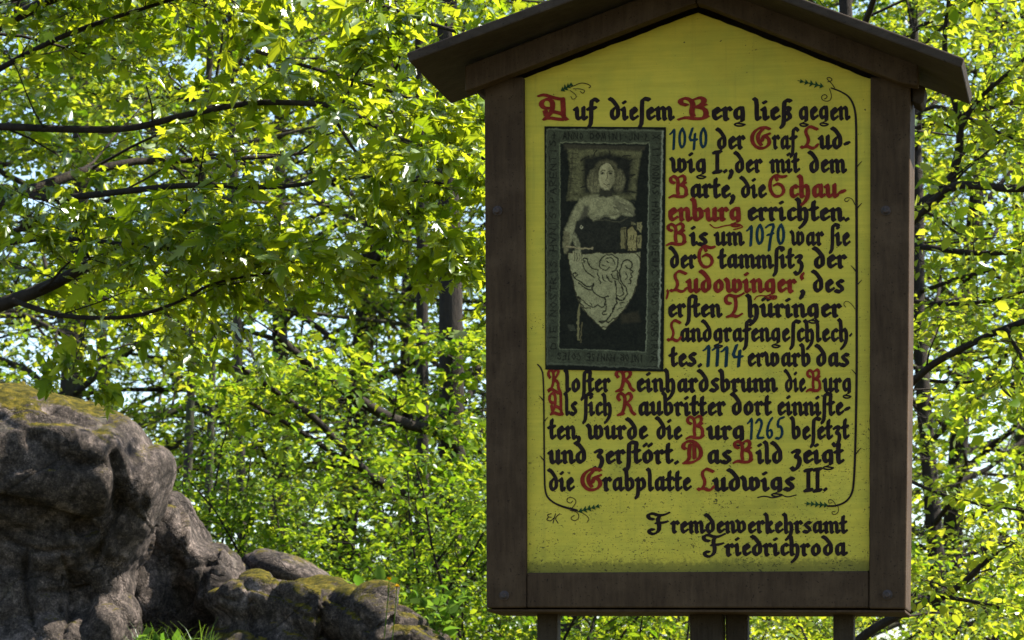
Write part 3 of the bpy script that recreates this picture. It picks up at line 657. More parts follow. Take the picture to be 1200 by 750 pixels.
# ================================================================ rocks
def rock_mat():
    t = NT('lichened_sandstone'); v = t.coord('Object')
    n1 = t.noise(v, 2.4, 7, .68, .6); n2 = t.noise(v, 9, 8, .72, .3); n3 = t.noise(v, 42, 6, .78); n4 = t.noise(v, 150, 4, .75)
    c = t.ramp(n1, (.34, (.055, .048, .044)), (.5, (.14, .122, .112)), (.66, (.27, .232, .215)))
    c = t.mix(.6, c, t.ramp(n2, (.36, (.03, .027, .025)), (.5, (.12, .105, .096)), (.64, (.42, .36, .335))))
    c = t.mix(.75, c, t.mix(1, c, t.ramp(n3, (.36, (.15, .15, .15)), (.5, (.8, .8, .8)), (.64, (1.9, 1.85, 1.8))), 'MULTIPLY'))
    c = t.mix(t.ramp(n4, (.56, BLK), (.64, WHT)), c, t.mix(1, c, (2.2, 2.15, 2.1, 1), 'MULTIPLY'))
    c = t.mix(t.ramp(n4, (.36, WHT), (.44, BLK)), c, t.mix(1, c, (.22, .21, .2, 1), 'MULTIPLY'))
    vor = t.new('TexVoronoi'); vor.inputs['Scale'].default_value = 7; t.link(t.mix(.14, v, t.noise(v, 6, 4)), vor.inputs['Vector'])
    li = t.math('MULTIPLY', t.ramp(vor.outputs['Distance'], (.16, WHT), (.24, BLK)), t.ramp(t.noise(v, 3.1, 4), (.5, BLK), (.6, WHT)))
    c = t.mix(t.math('MULTIPLY', li, .4), c, (.25, .25, .20, 1))
    st = t.noise(t.coord('Object', (5, 5, .9)), 2.2, 6, .7, .5)
    c = t.mix(t.math('MULTIPLY', t.ramp(st, (.5, BLK), (.66, WHT)), .6), c, (.035, .032, .030, 1))
    # moss on what faces up
    g = t.new('NewGeometry'); sp = t.new('SeparateXYZ'); t.link(g.outputs['True Normal'], sp.inputs[0])
    at_ = t.new('Attribute'); at_.attribute_name = 'moss'
    up = t.math('ADD', t.math('MULTIPLY', sp.outputs[2], .55), t.math('ADD', t.math('MULTIPLY', t.noise(v, 5, 7, .78), 1.3), t.math('MULTIPLY', at_.outputs['Fac'], .6)))
    mk = t.ramp(t.math('SUBTRACT', up, .80), (.34, BLK), (.46, WHT))
    moss = t.ramp(t.noise(v, 30, 6, .75), (.34, (.035, .038, .006)), (.5, (.12, .11, .010)), (.66, (.33, .26, .03)))
    c = t.mix(mk, c, moss)
    # cracks
    vc = t.new('TexVoronoi'); vc.feature = 'DISTANCE_TO_EDGE'; vc.inputs['Scale'].default_value = 2.6; t.link(t.mix(.22, t.coord('Object', (1, 1, 1.5)), t.noise(v, 3.5, 6, .7)), vc.inputs['Vector'])
    ck = t.ramp(vc.outputs['Distance'], (0, BLK), (.03, WHT))
    c = t.mix(t.math('MULTIPLY', t.ramp(vc.outputs['Distance'], (0, WHT), (.018, BLK)), .7), c, (.018, .016, .014, 1))
    hh = t.mix(.5, n2, n3); hh = t.mix(.35, hh, n4); hh = t.mix(1, hh, t.mix(.5, ck, WHT), 'MULTIPLY')
    t.bump(hh, .9, .03)
    return t.base(t.mix(1, c, (.54, .51, .49, 1), 'MULTIPLY'), .92, .12)
M['rock'] = rock_mat()
def fbm(p, s, o=4): return mnoise.fractal(p * s, .9, 2.1, o, noise_basis='PERLIN_ORIGINAL')
NVO = (Vector((11.3, 4.7, 8.1)), Vector((-5.9, 17.2, 2.4)), Vector((3.8, -9.6, 21.5)))
def nvec(p): return Vector((mnoise.noise(p + NVO[0]), mnoise.noise(p + NVO[1]), mnoise.noise(p + NVO[2])))   # same rocks every run
def rock(name, lobes, label, seed, voxel=.022, amp=.05, grooves=(), moss=0.0, top=0, facet=1.0):
    """lobes: (px, py, rx, ry, Y, depth radius, tilt); grooves: px polylines with width (m) and depth (m) pressed into the face"""
    g = Geo(); o0 = at(lobes[0][0], lobes[0][1], lobes[0][4])
    for (px, py, rx, ry, Yd, rd, tilt) in lobes:
        c = at(px, py, Yd); k = px_m(Yd); a, b = rx*k, ry*k; ct, st = math.cos(R(tilt)), math.sin(R(tilt)); vs = []; N, Mm = 28, 16
        for i in range(Mm + 1):
            th = math.pi * i / Mm
            for j in range(N):
                ph = 2*math.pi*j/N; x, y, z = math.sin(th)*math.cos(ph), math.sin(th)*math.sin(ph), math.cos(th)
                sq = lambda q: math.copysign(abs(q) ** .82, q)
                x, y, z = sq(x)*a, sq(y)*rd, sq(z)*b
                vs.append(c + np.array([x*ct + z*st, y, -x*st + z*ct]))
        g.add(vs, [(i*N + j, (i+1)*N + j, (i+1)*N + (j+1) % N, i*N + (j+1) % N) for i in range(Mm) for j in range(N)])
    tmp = g.obj('tmp', None)
    m = tmp.modifiers.new('r', 'REMESH'); m.mode = 'VOXEL'; m.voxel_size = voxel
    m = tmp.modifiers.new('s', 'SMOOTH'); m.factor = .6; m.iterations = 8
    bpy.context.view_layer.update()
    ev = tmp.evaluated_get(bpy.context.evaluated_depsgraph_get()); me = bpy.data.meshes.new_from_object(ev)
    bpy.data.objects.remove(tmp)
    n = len(me.vertices); co = np.empty(n*3, np.float32); me.vertices.foreach_get('co', co); co = co.reshape(-1, 3).astype(float)
    no = np.empty(n*3, np.float32); me.vertices.foreach_get('normal', no); no = no.reshape(-1, 3)
    off = Vector((seed*7.3, seed*3.1, seed*1.7)); disp = np.empty(n)
    for i in range(n):
        p = Vector(co[i]) + off
        w = nvec(p * 1.7) * .25
        a = fbm(p + w, 1.6, 3); q = p + w * 1.3
        rd = 1 - abs(mnoise.noise(q * 2.6)) * 2.2; rd2 = 1 - abs(mnoise.noise(q * 5.7 + off)) * 2.2          # sharp ridges
        cc = mnoise.hetero_terrain(p * 6, .8, 2.1, 5, .4) - .4
        s = (p.z + p.x * .22 + .16 * a + .05 * mnoise.noise(p * 4)) * 4.6; led = abs((s % 1) - .5)           # bedding ledges
        pit = max(0, mnoise.noise(p * 9.5) - .28) * 2.2
        dv, pv = mnoise.voronoi(q * 2.3 + w * .8); fc = (q * 2.3 + w * .8 - pv[0]).dot(nvec(pv[0] * 5.3 + off)) * 2.6      # fractured faces
        fc -= max(0, .07 - (dv[1] - dv[0])) * 9 * max(0, .4 + mnoise.noise(p * 1.6 + off))
        disp[i] = fc * facet + a * 1.6 + (rd - .3) * .50 + (rd2 - .3) * .17 + cc * .26 - pit * .12 - max(0, .10 - led) * 3.0 * max(0, .35 + mnoise.noise(p * 2.1))
    co += no * (disp * amp)[:, None]
    for pts, wd, dp in grooves:
        P = [at(x, y, lobes[0][4]) for x, y in smooth(list(pts), 2)]
        d = np.full(n, 9.0)
        for a, b in zip(P[:-1], P[1:]):
            e = (b - a)[[0, 2]]; w = co[:, [0, 2]] - a[[0, 2]]; tt = np.clip((w @ e) / (e @ e), 0, 1)
            d = np.minimum(d, np.hypot(w[:, 0] - tt*e[0], w[:, 1] - tt*e[1]))
        k = np.exp(-(d / wd) ** 2) * (no[:, 1] < .15)
        co -= no * (k * dp)[:, None]
    me.vertices.foreach_set('co', (co - o0).astype(np.float32).ravel()); me.update()
    at_ = me.attributes.new('moss', 'FLOAT', 'POINT'); at_.data.foreach_set('value', (moss + .45 * np.clip((co[:, 2] - co[:, 2].max() + .26) / .22, 0, 1) * (top > 0)).astype(np.float32))
    me.polygons.foreach_set('use_smooth', np.ones(len(me.polygons), bool))
    me.materials.append(M['rock']); ob = bpy.data.objects.new(name, me); COL.objects.link(ob); ob.location = o0
    return tag(ob, label, 'rock', 'grey rocks of the outcrop')
rock('boulder', [(20,548,150,86,15.0,.60,8), (112,551,66,60,14.9,.42,25), (165,568,33,46,14.9,.30,14), (140,610,38,70,14.95,.32,16), (60,640,90,60,15.1,.46,0), (-40,560,120,110,15.1,.6,0),
     (30,690,100,120,15.1,.42,0), (110,650,38,70,15.0,.30,-14), (60,790,110,90,15.1,.5,0), (128,742,32,44,14.9,.25,0)],
     'huge bulging grey boulder at the edge, mossy on its crown', 2, .013, .036,
     [(((-30,592),(40,606),(90,622),(118,628)), .030, .075), (((62,528),(90,548),(120,560),(150,556)), .035, .03), (((60,505),(95,500),(130,508)), .03, .035),
      (((150,545),(158,580),(140,625),(120,660)), .022, .045), (((182,520),(188,560),(178,600)), .018, .018),
      (((20,640),(60,655),(100,650)), .012, .03), (((45,655),(40,700),(60,750)), .012, .03), (((60,700),(110,692)), .012, .03), (((85,655),(95,700),(88,750)), .010, .03)], .06, 1, .42)
rock('boulder', [(200,635,40,56,15.5,.35,-25), (170,690,50,70,15.5,.35,0), (236,672,36,40,15.5,.35,0), (262,664,18,26,15.4,.25,-20), (262,700,34,40,15.45,.3,-10), (215,725,66,56,15.6,.35,0)],
     'narrow steep grey rock in shade right beside the huge boulder', 5, .012, .050, [(((262,650),(248,675),(244,700)), .012, .03)])
rock('boulder', [(338,674,50,18,15.7,.28,12), (312,664,18,13,15.7,.22,0), (376,688,26,16,15.7,.25,14)],
     'long low brown slab lying on top of the mossy rock', 8, .010, .028)
rock('boulder', [(300,710,64,34,15.2,.45,12), (380,722,70,36,15.1,.45,16), (450,742,54,32,15.0,.4,24), (330,770,110,50,15.2,.5,0), (488,772,60,34,14.9,.4,20), (470,740,40,22,15.0,.35,30)],
     'broad mossy rock sloping down towards the sign', 11, .012, .050, [(((395,705),(420,722),(440,745)), .015, .03), (((300,690),(330,700),(370,716)), .02, .02)], .34)

# ================================================================ leaves
def tmpl_maple():
    lobes = [(-128,.42),(-100,.30),(-78,.80),(-62,.46),(-50,.80),(-30,.42),(-16,.84),(0,1.08),(16,.84),(30,.42),(50,.80),(62,.46),(78,.80),(100,.30),(128,.42)]
    v = [(0, 0, 0)]
    for a, r_ in lobes:
        v.append((r_*math.sin(R(a))*.62, .18 + r_*math.cos(R(a))*.62, -.16*r_*r_ + .05*abs(math.sin(R(a)*2))))
    f = [(0, i, i+1) for i in range(1, len(v)-1)]
    v.append((0, -.45, -.03)); v.append((.018, 0, 0)); f.append((0, len(v)-2, len(v)-1))
    return np.array(v), np.array(f)
def tmpl_oval():
    v = np.array([(0,0,0), (.24,.26,.05), (.27,.58,.06), (0,1,-.08), (-.27,.58,.06), (-.24,.26,.05), (0,.5,0)])
    return v, np.array([(0,1,6), (1,2,6), (2,3,6), (3,4,6), (4,5,6), (5,0,6)])
def tmpl_small():
    v = np.array([(0,0,0), (.34,.48,.09), (0,1,-.05), (-.34,.48,.09)]); return v, np.array([(0,1,2), (0,2,3)])
TM = {'maple': tmpl_maple(), 'oval': tmpl_oval(), 'small': tmpl_small()}
def leaf_mesh(name, pos, head, size, rs, kind, mat, parent, origin, tilt=.5, up=(0, 0, 1)):
    tv, tf = TM[kind]; n = len(pos)
    h = head + rs.normal(0, .55, (n, 3)); h[:, 2] -= .25; h /= np.linalg.norm(h, axis=1)[:, None]
    nn = np.array(up)[None, :] + rs.normal(0, tilt, (n, 3)); x = np.cross(h, nn); x /= np.linalg.norm(x, axis=1)[:, None] + 1e-9
    z = np.cross(x, h)
    sz = (size * np.clip(rs.lognormal(0, .34, n), .42, 1.9))[:, None, None]
    bend = rs.normal(1.3, 1.2, (n, 1, 1))
    v = pos[:, None, :] + sz * (tv[None, :, 0:1]*x[:, None] + tv[None, :, 1:2]*h[:, None] + bend*tv[None, :, 2:3]*z[:, None])
    f = (tf[None] + (np.arange(n)*len(tv))[:, None, None]).reshape(-1, 3)
    return mesh_np(name, v.reshape(-1, 3), f, mat, parent, origin)

class Plant:
    """skeleton grower: wood collects tubes, twig list collects places for leaves"""
    def __init__(s, seed): s.r = np.random.RandomState(seed); s.g = Geo(); s.pos = []; s.head = []
    def path(s, p, d, L, n, wob, lift=0.0):
        d = np.array(d, float); d /= np.linalg.norm(d); pts = [np.array(p, float)]
        for i in range(n):
            d = d + s.r.normal(0, wob, 3) + np.array([0, 0, lift]); d /= np.linalg.norm(d); pts.append(pts[-1] + d * L / n)
        return np.array(pts)
    def leaves_on(s, pts, n, t0=.15, spread=.02):
        t = s.r.uniform(t0, 1.0, n) * (len(pts) - 1); i = np.minimum(t.astype(int), len(pts) - 2); f = (t - i)[:, None]
        p = pts[i]*(1-f) + pts[i+1]*f; d = pts[i+1] - pts[i]; d /= np.linalg.norm(d, axis=1)[:, None]
        side = np.cross(d, [0, 0, 1.0]); side /= np.linalg.norm(side, axis=1)[:, None] + 1e-6
        sg = np.where(s.r.rand(n) < .5, -1, 1)[:, None]
        s.pos.append(p + s.r.normal(0, spread, (n, 3))); s.head.append(d * .7 + side * sg * .8)
    def spray(s, pts, r0, nb, L, nt, Lt, nl, t0=.2, wob=.12, thick=3):
        """flattened spray of branches and leafy twigs along a limb"""
        m = len(pts) - 1
        for k in range(nb):
            t = (t0 + (1 - t0) * (k + s.r.rand()) / nb) * m; i = min(int(t), m - 1); p = pts[i] + (pts[i+1] - pts[i]) * (t - i); d = pts[i+1] - pts[i]; d = d / np.linalg.norm(d)
            sd = np.cross(d, [0, 0, 1.0]); sd /= np.linalg.norm(sd) + 1e-6
            q = d * s.r.uniform(.3, 1) + sd * (1 if k % 2 else -1) * s.r.uniform(.5, 1.1) + np.array([0, 0, s.r.normal(.08, .28)])
            Lb = L * (1 - .55 * t / m) * s.r.uniform(.6, 1.2); b = s.path(p, q, Lb, 4, wob, -.01)
            rb = max(.0022, r0 * .42 * (1 - .5*t/m)); s.g.tube(b, np.linspace(rb, rb * .35, 5), thick + 1, False)
            for j in range(nt):
                tt = (.15 + .85 * (j + s.r.rand()) / nt) * 4; ii = min(int(tt), 3); pp = b[ii] + (b[ii+1] - b[ii]) * (tt - ii); dd = b[ii+1] - b[ii]; dd = dd / np.linalg.norm(dd)
                ss = np.cross(dd, [0, 0, 1.0]); ss /= np.linalg.norm(ss) + 1e-6
                w = s.path(pp, dd * s.r.uniform(.4, 1) + ss * (1 if j % 2 else -1) * s.r.uniform(.4, 1) + np.array([0, 0, s.r.normal(0, .25)]), Lt * s.r.uniform(.5, 1.2), 2, .15, -.04)
                s.g.tube(w, [rb * .36, rb * .28, rb * .18], 3, False)
                s.leaves_on(w, nl)
        s.leaves_on(pts[m//2:], nl * 2)
    def finish(s, root, wood_mat, leaf, size, mat, trunk_name='trunk', crown_name='crown', tilt=.5):
        o = np.array(root.location); s.g.obj(trunk_name, wood_mat, root, o, True)
        return leaf_mesh(crown_name, np.concatenate(s.pos), np.concatenate(s.head), size, s.r, leaf, mat, root, o, tilt)

def forest_tree(base, H, r0, seed, nl, leaf, lsize, lmat, wmat, spread=.34, low=.12, nb=7, nt=8, per=11, lean=(0, 0), wob=.035, tr=None):
    P = Plant(seed); b = np.array(base, float)
    if tr is None: tr = P.path(b - [0, 0, .3], (lean[0], lean[1], 1), H + .3, 14, wob, .02)
    P.g.tube(tr, r0 * (1 - np.linspace(0, 1, 15) * .86) * np.where(np.arange(15) == 0, 1.35, 1), 9, False)
    for k in range(nl):
        f = low + (.97 - low) * ((k + P.r.rand()) / nl) ** 1.15; t = f * 14; i = min(int(t), 13); p = tr[i] + (tr[i+1] - tr[i]) * (t - i)
        az = k * 2.4 + P.r.normal(0, .4); prof = math.sin(min(1, (f + .22) * 1.05) * math.pi) ** .6 if f > .4 else .85 + f * .4
        L = H * spread * max(.25, prof) * P.r.uniform(.7, 1.2); rise = .15 + .9 * f + P.r.normal(0, .12)
        lm = P.path(p, (math.cos(az), math.sin(az), rise), L, 6, .12, -.03)
        r1 = max(.012, r0 * .34 * (1 - f * .6)); P.g.tube(lm, np.linspace(r1, r1 * .3, 7), 5, False)
        P.spray(lm, r1, nb, L * .48, nt, L * .20, per)
    return P
def copy_tree(o, loc, rz, sc, label):
    c = o.copy(); COL.objects.link(c); c.location = loc; c.rotation_euler = (0, 0, rz); c.scale = (sc, sc, sc * .97); c['label'] = label
    for ch in o.children:
        d = ch.copy(); COL.objects.link(d); d.parent = c
    return c
def gz(x, y): return float(ground_z(x, y))
def place(px, Yd):
    x = (px - 600) / F * Yd; return np.array([x, Yd, gz(x, Yd)])

# ---------------------------------------------------------------- far wood: a few kinds, each tree a thing
WOOD = 'trees of the wood behind the sign'
protos = []
for kind, (seed, H, r0, nl, sp, ls, lm, wm) in enumerate(((21, 13, .12, 46, .30, .058, 'leaf_beech', 'bark'), (22, 15, .14, 50, .28, .062, 'leaf_light', 'bark_dark'), (23, 11, .09, 40, .34, .055, 'leaf_beech', 'bark_dark'), (24, 10, .036, 26, .24, .052, 'leaf_beech', 'bark'))):
    root = empty('broadleaf_tree', (0, 0, 0)); P = forest_tree((0, 0, 0), H, r0, seed, nl, 'small', ls, lm, wm, sp, .10 if kind < 3 else .36, per=12, wob=.035 if kind < 3 else .02)
    P.finish(root, M[wm], 'small', ls, M[lm]); protos.append(root)
spots = [  # px, distance, kind, turn, scale, label
 (211, 22, 3, .3, 1.0, 'slim straight tree trunk rising just right of the huge boulder'),
 (237, 23, 3, 1.9, .9, 'second slim trunk close beside the straight one above the boulder'),
 (292, 21, 3, 4.0, 1.0, 'thin dark tree standing behind the long low slab'),
 (70, 31, 0, 2.6, 1.1, 'leafy tree rising straight behind the crown of the huge boulder'),
 (470, 42, 2, 5.0, 1.3, 'distant tree filling the gap behind the big beech'),
 (320, 36, 0, 4.4, 1.0, 'bright tree between the thin dark tree and the beeches'),
 (-140, 29, 1, 5.2, 1.0, 'leafy tree at the picture edge behind the huge boulder'),
 (390, 33, 1, 1.1, 1.0, 'bright leafy tree behind the mossy rock, left of the big beech'),
 (660, 30, 0, 3.3, 1.05, 'leafy tree hidden mostly behind the left half of the sign'),
 (820, 36, 2, .8, 1.2, 'leafy tree seen in the gap between the sign posts'),
 (940, 33, 0, 5.9, 1.0, 'leafy tree hidden mostly behind the right half of the sign'),
 (1110, 29, 2, 2.2, 1.05, 'pale leafy tree just right of the sign frame'),
 (1090, 37, 1, 1.0, 1.0, 'yellowish tree farther back, right of the sign frame'),
 (1190, 40, 0, 3.9, 1.0, 'pale distant tree at the right edge'),
 (150, 44, 2, 3.0, 1.3, 'distant tree closing the gap between boulder and slim trunks'),
]
for i, (px, Yd, kd, rz, sc, lb) in enumerate(spots):
    b = place(px, Yd); first = protos[kd] if not protos[kd].get('label') else None
    if first is not None:
        first.location = b; first.rotation_euler.z = rz; first.scale = (sc, sc, sc * .97); first['label'] = lb; tag(first, None, 'tree', WOOD)
    else: copy_tree(protos[kd], b, rz, sc, lb)

def smooth3(p, n=2):
    p = [np.asarray(q, float) for q in p]
    for _ in range(n):
        q = [p[0]]
        for a, b in zip(p[:-1], p[1:]): q += [a*.75 + b*.25, a*.25 + b*.75]
        q.append(p[-1]); p = q
    return p
# ---------------------------------------------------------------- the big beech whose trunk shows left of the sign, limbs reaching left
def resample(pts, n):
    p = np.asarray(pts); d = np.r_[0, np.cumsum(np.linalg.norm(np.diff(p, axis=0), axis=1))]; s = np.linspace(0, d[-1], n)
    return np.stack([np.interp(s, d, p[:, i]) for i in range(3)], 1)
bt = resample(smooth3([at(522, 1000, 20), at(523, 800, 20), at(524, 640, 20), at(528, 520, 20), at(531, 430, 20), at(528, 300, 20), at(520, 150, 20), at(530, -200, 20), at(525, -700, 20), at(540, -1300, 20)]), 15)
root = empty('beech_tree', place(523, 20)); P = forest_tree(root.location, 12, .092, 31, 26, 'oval', .06, 'leaf_beech', 'bark_dark', .30, .42, 7, 8, 13, tr=bt)
def limb(P, px, Ys, r0, r1, nb=7, L=.7, nt=7, Lt=.3, nl=12, t0=.2, k=7):
    n = len(px); pts = np.array(smooth3([at(x, y, Ys[0] + (Ys[1] - Ys[0]) * i / (n - 1)) for i, (x, y) in enumerate(px)]))
    P.g.tube(pts, np.linspace(r0, r1, len(pts)), k, False)
    if nb: P.spray(pts, r0 * .7, nb, L, nt, Lt, nl, t0)
    return pts
limb(P, [(538,532),(526,512),(508,504),(490,500),(455,490),(420,468),(385,445),(350,418),(322,390)], (20.03, 18.5), .042, .022, 6, .6, t0=.45)
limb(P, [(480,490),(465,470),(440,458),(400,450),(360,448),(338,455)], (19.6, 18.9), .026, .010, 6, .4, t0=.45)
limb(P, [(536,604),(522,592),(490,582),(450,568),(425,550),(395,518),(370,490),(340,470),(310,450),(285,432)], (20, 17.6), .032, .012, 8, .6, t0=.45)
limb(P, [(425,550),(395,535),(360,510),(325,490),(290,470)], (19.0, 18.0), .019, .009, 6, .5, t0=.45)
limb(P, [(545,470),(556,455),(562,430),(552,410)], (20, 20.3), .022, .016, 4, .4)
for (x, y, dx, dy) in ((530,455,-38,12), (526,500,30,10), (524,545,-34,4), (530,575,30,-6), (522,612,-30,10), (530,640,34,6), (532,420,-30,-10), (528,405,28,6), (526,480,-26,20), (524,590,26,14)):
    limb(P, [(x,y), (x+dx*.4,y+dy*.2-4), (x+dx,y+dy)], (19.95, 19.55), .006, .003, 5, .34, 5, .2, 9, t0=.1)
P.finish(root, M['bark_dark'], 'oval', .046, M['leaf_beech'])
tag(root, 'stout grey beech just left of the sign, limbs sweeping left', 'tree')
root = empty('beech_tree', place(496, 20.6)); P = forest_tree(root.location, 9, .05, 33, 18, 'oval', .06, 'leaf_beech', 'bark', .28, .5, 6, 7, 12, wob=.006); P.finish(root, M['bark_dark'], 'oval', .045, M['leaf_shade'])
tag(root, 'slender young beech hard against the stout beech trunk', 'tree')

# ---------------------------------------------------------------- near maple standing out of view on the left, its boughs crossing the picture
mb = place(-70, 12.6)
root = empty('maple_tree', mb); P = Plant(41)
tr = np.array(smooth3([mb - [0, 0, .3], mb + [.02, 0, 1.2], mb + [.10, .05, 2.4], mb + [.06, .0, 4.0], mb + [.2, .1, 6.5], mb + [.1, .3, 9.5]]))
P.g.tube(tr, np.linspace(.13, .03, len(tr)), 10, False)
kw = dict(nb=9, L=.62, nt=7, Lt=.26, nl=7)
limb(P, [(-60,150),(0,148),(80,152),(155,152),(210,136),(290,120),(345,120),(400,125),(440,148),(480,168),(540,182),(600,190)], (12.6, 11.4), .016, .006, nb=13, L=.55, nt=7, Lt=.24, nl=7, t0=.1)
limb(P, [(-60,380),(0,358),(60,335),(100,312),(142,290),(200,268),(260,255)], (12.6, 12.0), .032, .008, **kw)
limb(P, [(15,352),(60,368),(100,373),(160,372),(215,352),(250,330),(330,318)], (12.4, 12.0), .011, .004, **kw)
limb(P, [(-60,240),(0,215),(50,235),(140,225),(230,215),(320,222),(420,205),(520,215)], (12.6, 11.7), .018, .005, **dict(kw, nb=7))
limb(P, [(-65,120),(0,80),(60,48),(110,28),(200,0),(300,-30)], (12.6, 12.2), .014, .005, **kw)
limb(P, [(-65,60),(20,20),(90,-20),(200,-60)], (12.6, 12.0), .03, .01, **kw)
limb(P, [(-66,20),(120,-30),(260,-40),(380,-20),(480,20),(560,45)], (12.6, 11.6), .02, .005, **dict(kw, nb=11))
limb(P, [(400,125),(410,105),(418,85),(432,65)], (11.9, 11.9), .006, .003, nb=4, L=.3, nt=5, Lt=.2, nl=5)
limb(P, [(380,120),(430,200),(490,262),(540,300),(585,320)], (11.9, 12.0), .007, .003, nb=10, L=.42, nt=7, Lt=.24, nl=8)
limb(P, [(300,60),(400,90),(470,110),(530,140),(580,190)], (12.1, 12.2), .008, .003, nb=10, L=.45, nt=7, Lt=.24, nl=8)
limb(P, [(-64,300),(60,275),(170,290),(250,296),(330,300)], (12.6, 11.8), .012, .004, **dict(kw, nb=12))
for k in range(9):                                      # the rest of the crown, above and beyond the picture
    f = .5 + .48 * k / 9; i = int(f * (len(tr) - 1)); az = k * 2.4 + .5
    lm = P.path(tr[i], (math.cos(az), math.sin(az), .5), P.r.uniform(1.4, 2.6), 6, .12, -.02); P.g.tube(lm, np.linspace(.025, .006, 7), 5, False); P.spray(lm, .02, 6, .9, 6, .35, 4)
P.finish(root, M['bark_dark'], 'maple', .064, M['leaf_maple'], tilt=.6)
tag(root, 'maple on the left whose large lobed leaves hang across the upper picture', 'tree')

# ---------------------------------------------------------------- tree behind the sign whose bare dark boughs fan out to the right
tb = place(984, 13.6)
root = empty('sycamore_tree', tb); P = Plant(51)
k_ = lambda px, py, Yd=13.6: at(px, py, Yd)
tr = np.array(smooth3([tb - [0, 0, .3], k_(986, 760), k_(990, 640), k_(1000, 480), k_(1010, 330), k_(1000, 150), k_(985, -80), k_(990, -400), k_(980, -900)]))
P.g.tube(tr, np.linspace(.042, .02, len(tr)), 9, False)
kw = dict(nb=7, L=.55, nt=7, Lt=.24, nl=7)
limb(P, [(1008,300),(1040,275),(1068,248),(1092,232),(1114,214),(1124,180),(1126,150),(1118,115),(1105,60),(1112,0)], (13.6, 13.3), .030, .008, **kw)
limb(P, [(1066,262),(1092,238),(1116,216),(1150,218),(1200,223),(1260,215)], (13.4, 13.0), .022, .012, **dict(kw, nb=5))
limb(P, [(1126,150),(1142,120),(1170,95),(1200,70),(1240,30)], (13.3, 13.0), .012, .005, **kw)
limb(P, [(1006,300),(1040,290),(1068,287),(1100,292),(1150,298),(1205,294),(1260,290)], (13.6, 13.0), .017, .008, **kw)
limb(P, [(1005,345),(1050,350),(1100,357),(1150,355),(1185,347),(1230,330)], (13.6, 13.2), .012, .005, **kw)
limb(P, [(1005,500),(1040,470),(1068,450),(1090,428),(1120,412),(1160,392),(1200,376),(1260,362)], (13.6, 12.9), .017, .012, **kw)
limb(P, [(1180,385),(1192,410),(1200,425),(1230,440)], (13.0, 12.8), .011, .006, **dict(kw, nb=4))
limb(P, [(1090,446),(1130,450),(1170,440),(1174,458),(1200,474)], (13.4, 13.2), .007, .004, **dict(kw, nb=4))
limb(P, [(986,775),(1010,745),(1050,722),(1085,706),(1110,698),(1135,678),(1150,662),(1168,648)], (13.6, 13.1), .022, .009, **kw)
limb(P, [(1110,700),(1150,706),(1200,722),(1250,740)], (13.3, 13.0), .009, .005, **kw)
limb(P, [(1004,560),(1050,555),(1090,575),(1140,590),(1210,600)], (13.6, 13.2), .010, .004, **kw)
limb(P, [(1010,200),(1050,160),(1090,120),(1130,135),(1180,160),(1230,180)], (13.6, 13.3), .012, .004, **kw)
limb(P, [(1002,100),(1060,40),(1120,10),(1180,-10)], (13.6, 13.3), .014, .004, **kw)
limb(P, [(1000,420),(960,380),(900,340),(800,300)], (13.6, 14.2), .014, .005, **kw)
for k in range(10):
    i = int((.6 + .38 * k / 10) * (len(tr) - 1)); az = k * 2.4
    lm = P.path(tr[i], (math.cos(az), math.sin(az), .5), P.r.uniform(1.0, 2.0), 6, .12, -.02); P.g.tube(lm, np.linspace(.018, .005, 7), 5, False); P.spray(lm, .016, 6, .7, 6, .3, 5)
P.finish(root, M['bark_dark'], 'oval', .043, M['leaf_light'], tilt=.6)
tag(root, 'tree hidden behind the sign, dark crooked boughs fanning out right of it', 'tree')

# ---------------------------------------------------------------- undergrowth shrubs below and behind
def shrub(px, Yd, H, W, seed, label, lmat, size=.036, stems=14, kind='oval'):
    b = place(px, Yd); root = empty('shrub', b); P = Plant(seed)
    for s_ in range(stems):
        a = s_ * 2.4; st = P.path(b + [P.r.normal(0, .15), P.r.normal(0, .15), -.1], (math.cos(a) * W / H, math.sin(a) * W / H, 1), H * P.r.uniform(.6, 1.1), 7, .10, .0)
        P.g.tube(st, np.linspace(.014, .004, 8), 5, False); P.spray(st, .012, 10, W * .55, 7, W * .26, 10, .18)
    P.finish(root, M['bark_dark'], kind, size, M[lmat], 'stems', 'foliage')
    return tag(root, label, 'shrub', 'undergrowth shrubs')
shrub(575, 18.5, 2.0, 1.1, 61, 'leafy shrub beneath the stout beech, beside the left post', 'leaf_shade')
shrub(430, 19, 1.5, 1.1, 62, 'dense green shrub behind the lower end of the mossy rock', 'leaf_shade')
shrub(760, 19, 2.7, 1.2, 63, 'leafy shrub seen under the sign between its posts', 'leaf_light')
shrub(930, 20, 2.7, 1.2, 64, 'leafy shrub seen under the right end of the sign', 'leaf_light')
shrub(225, 20, 1.9, 1.0, 68, 'leafy understory shrub hiding the feet of the two slim trunks', 'leaf_shade')
shrub(1120, 18, 3.0, 1.2, 65, 'bright leafy shrub in the lower right corner', 'leaf_light')
shrub(1230, 19, 3.3, 1.2, 66, 'taller shrub at the lower right edge', 'leaf_beech')

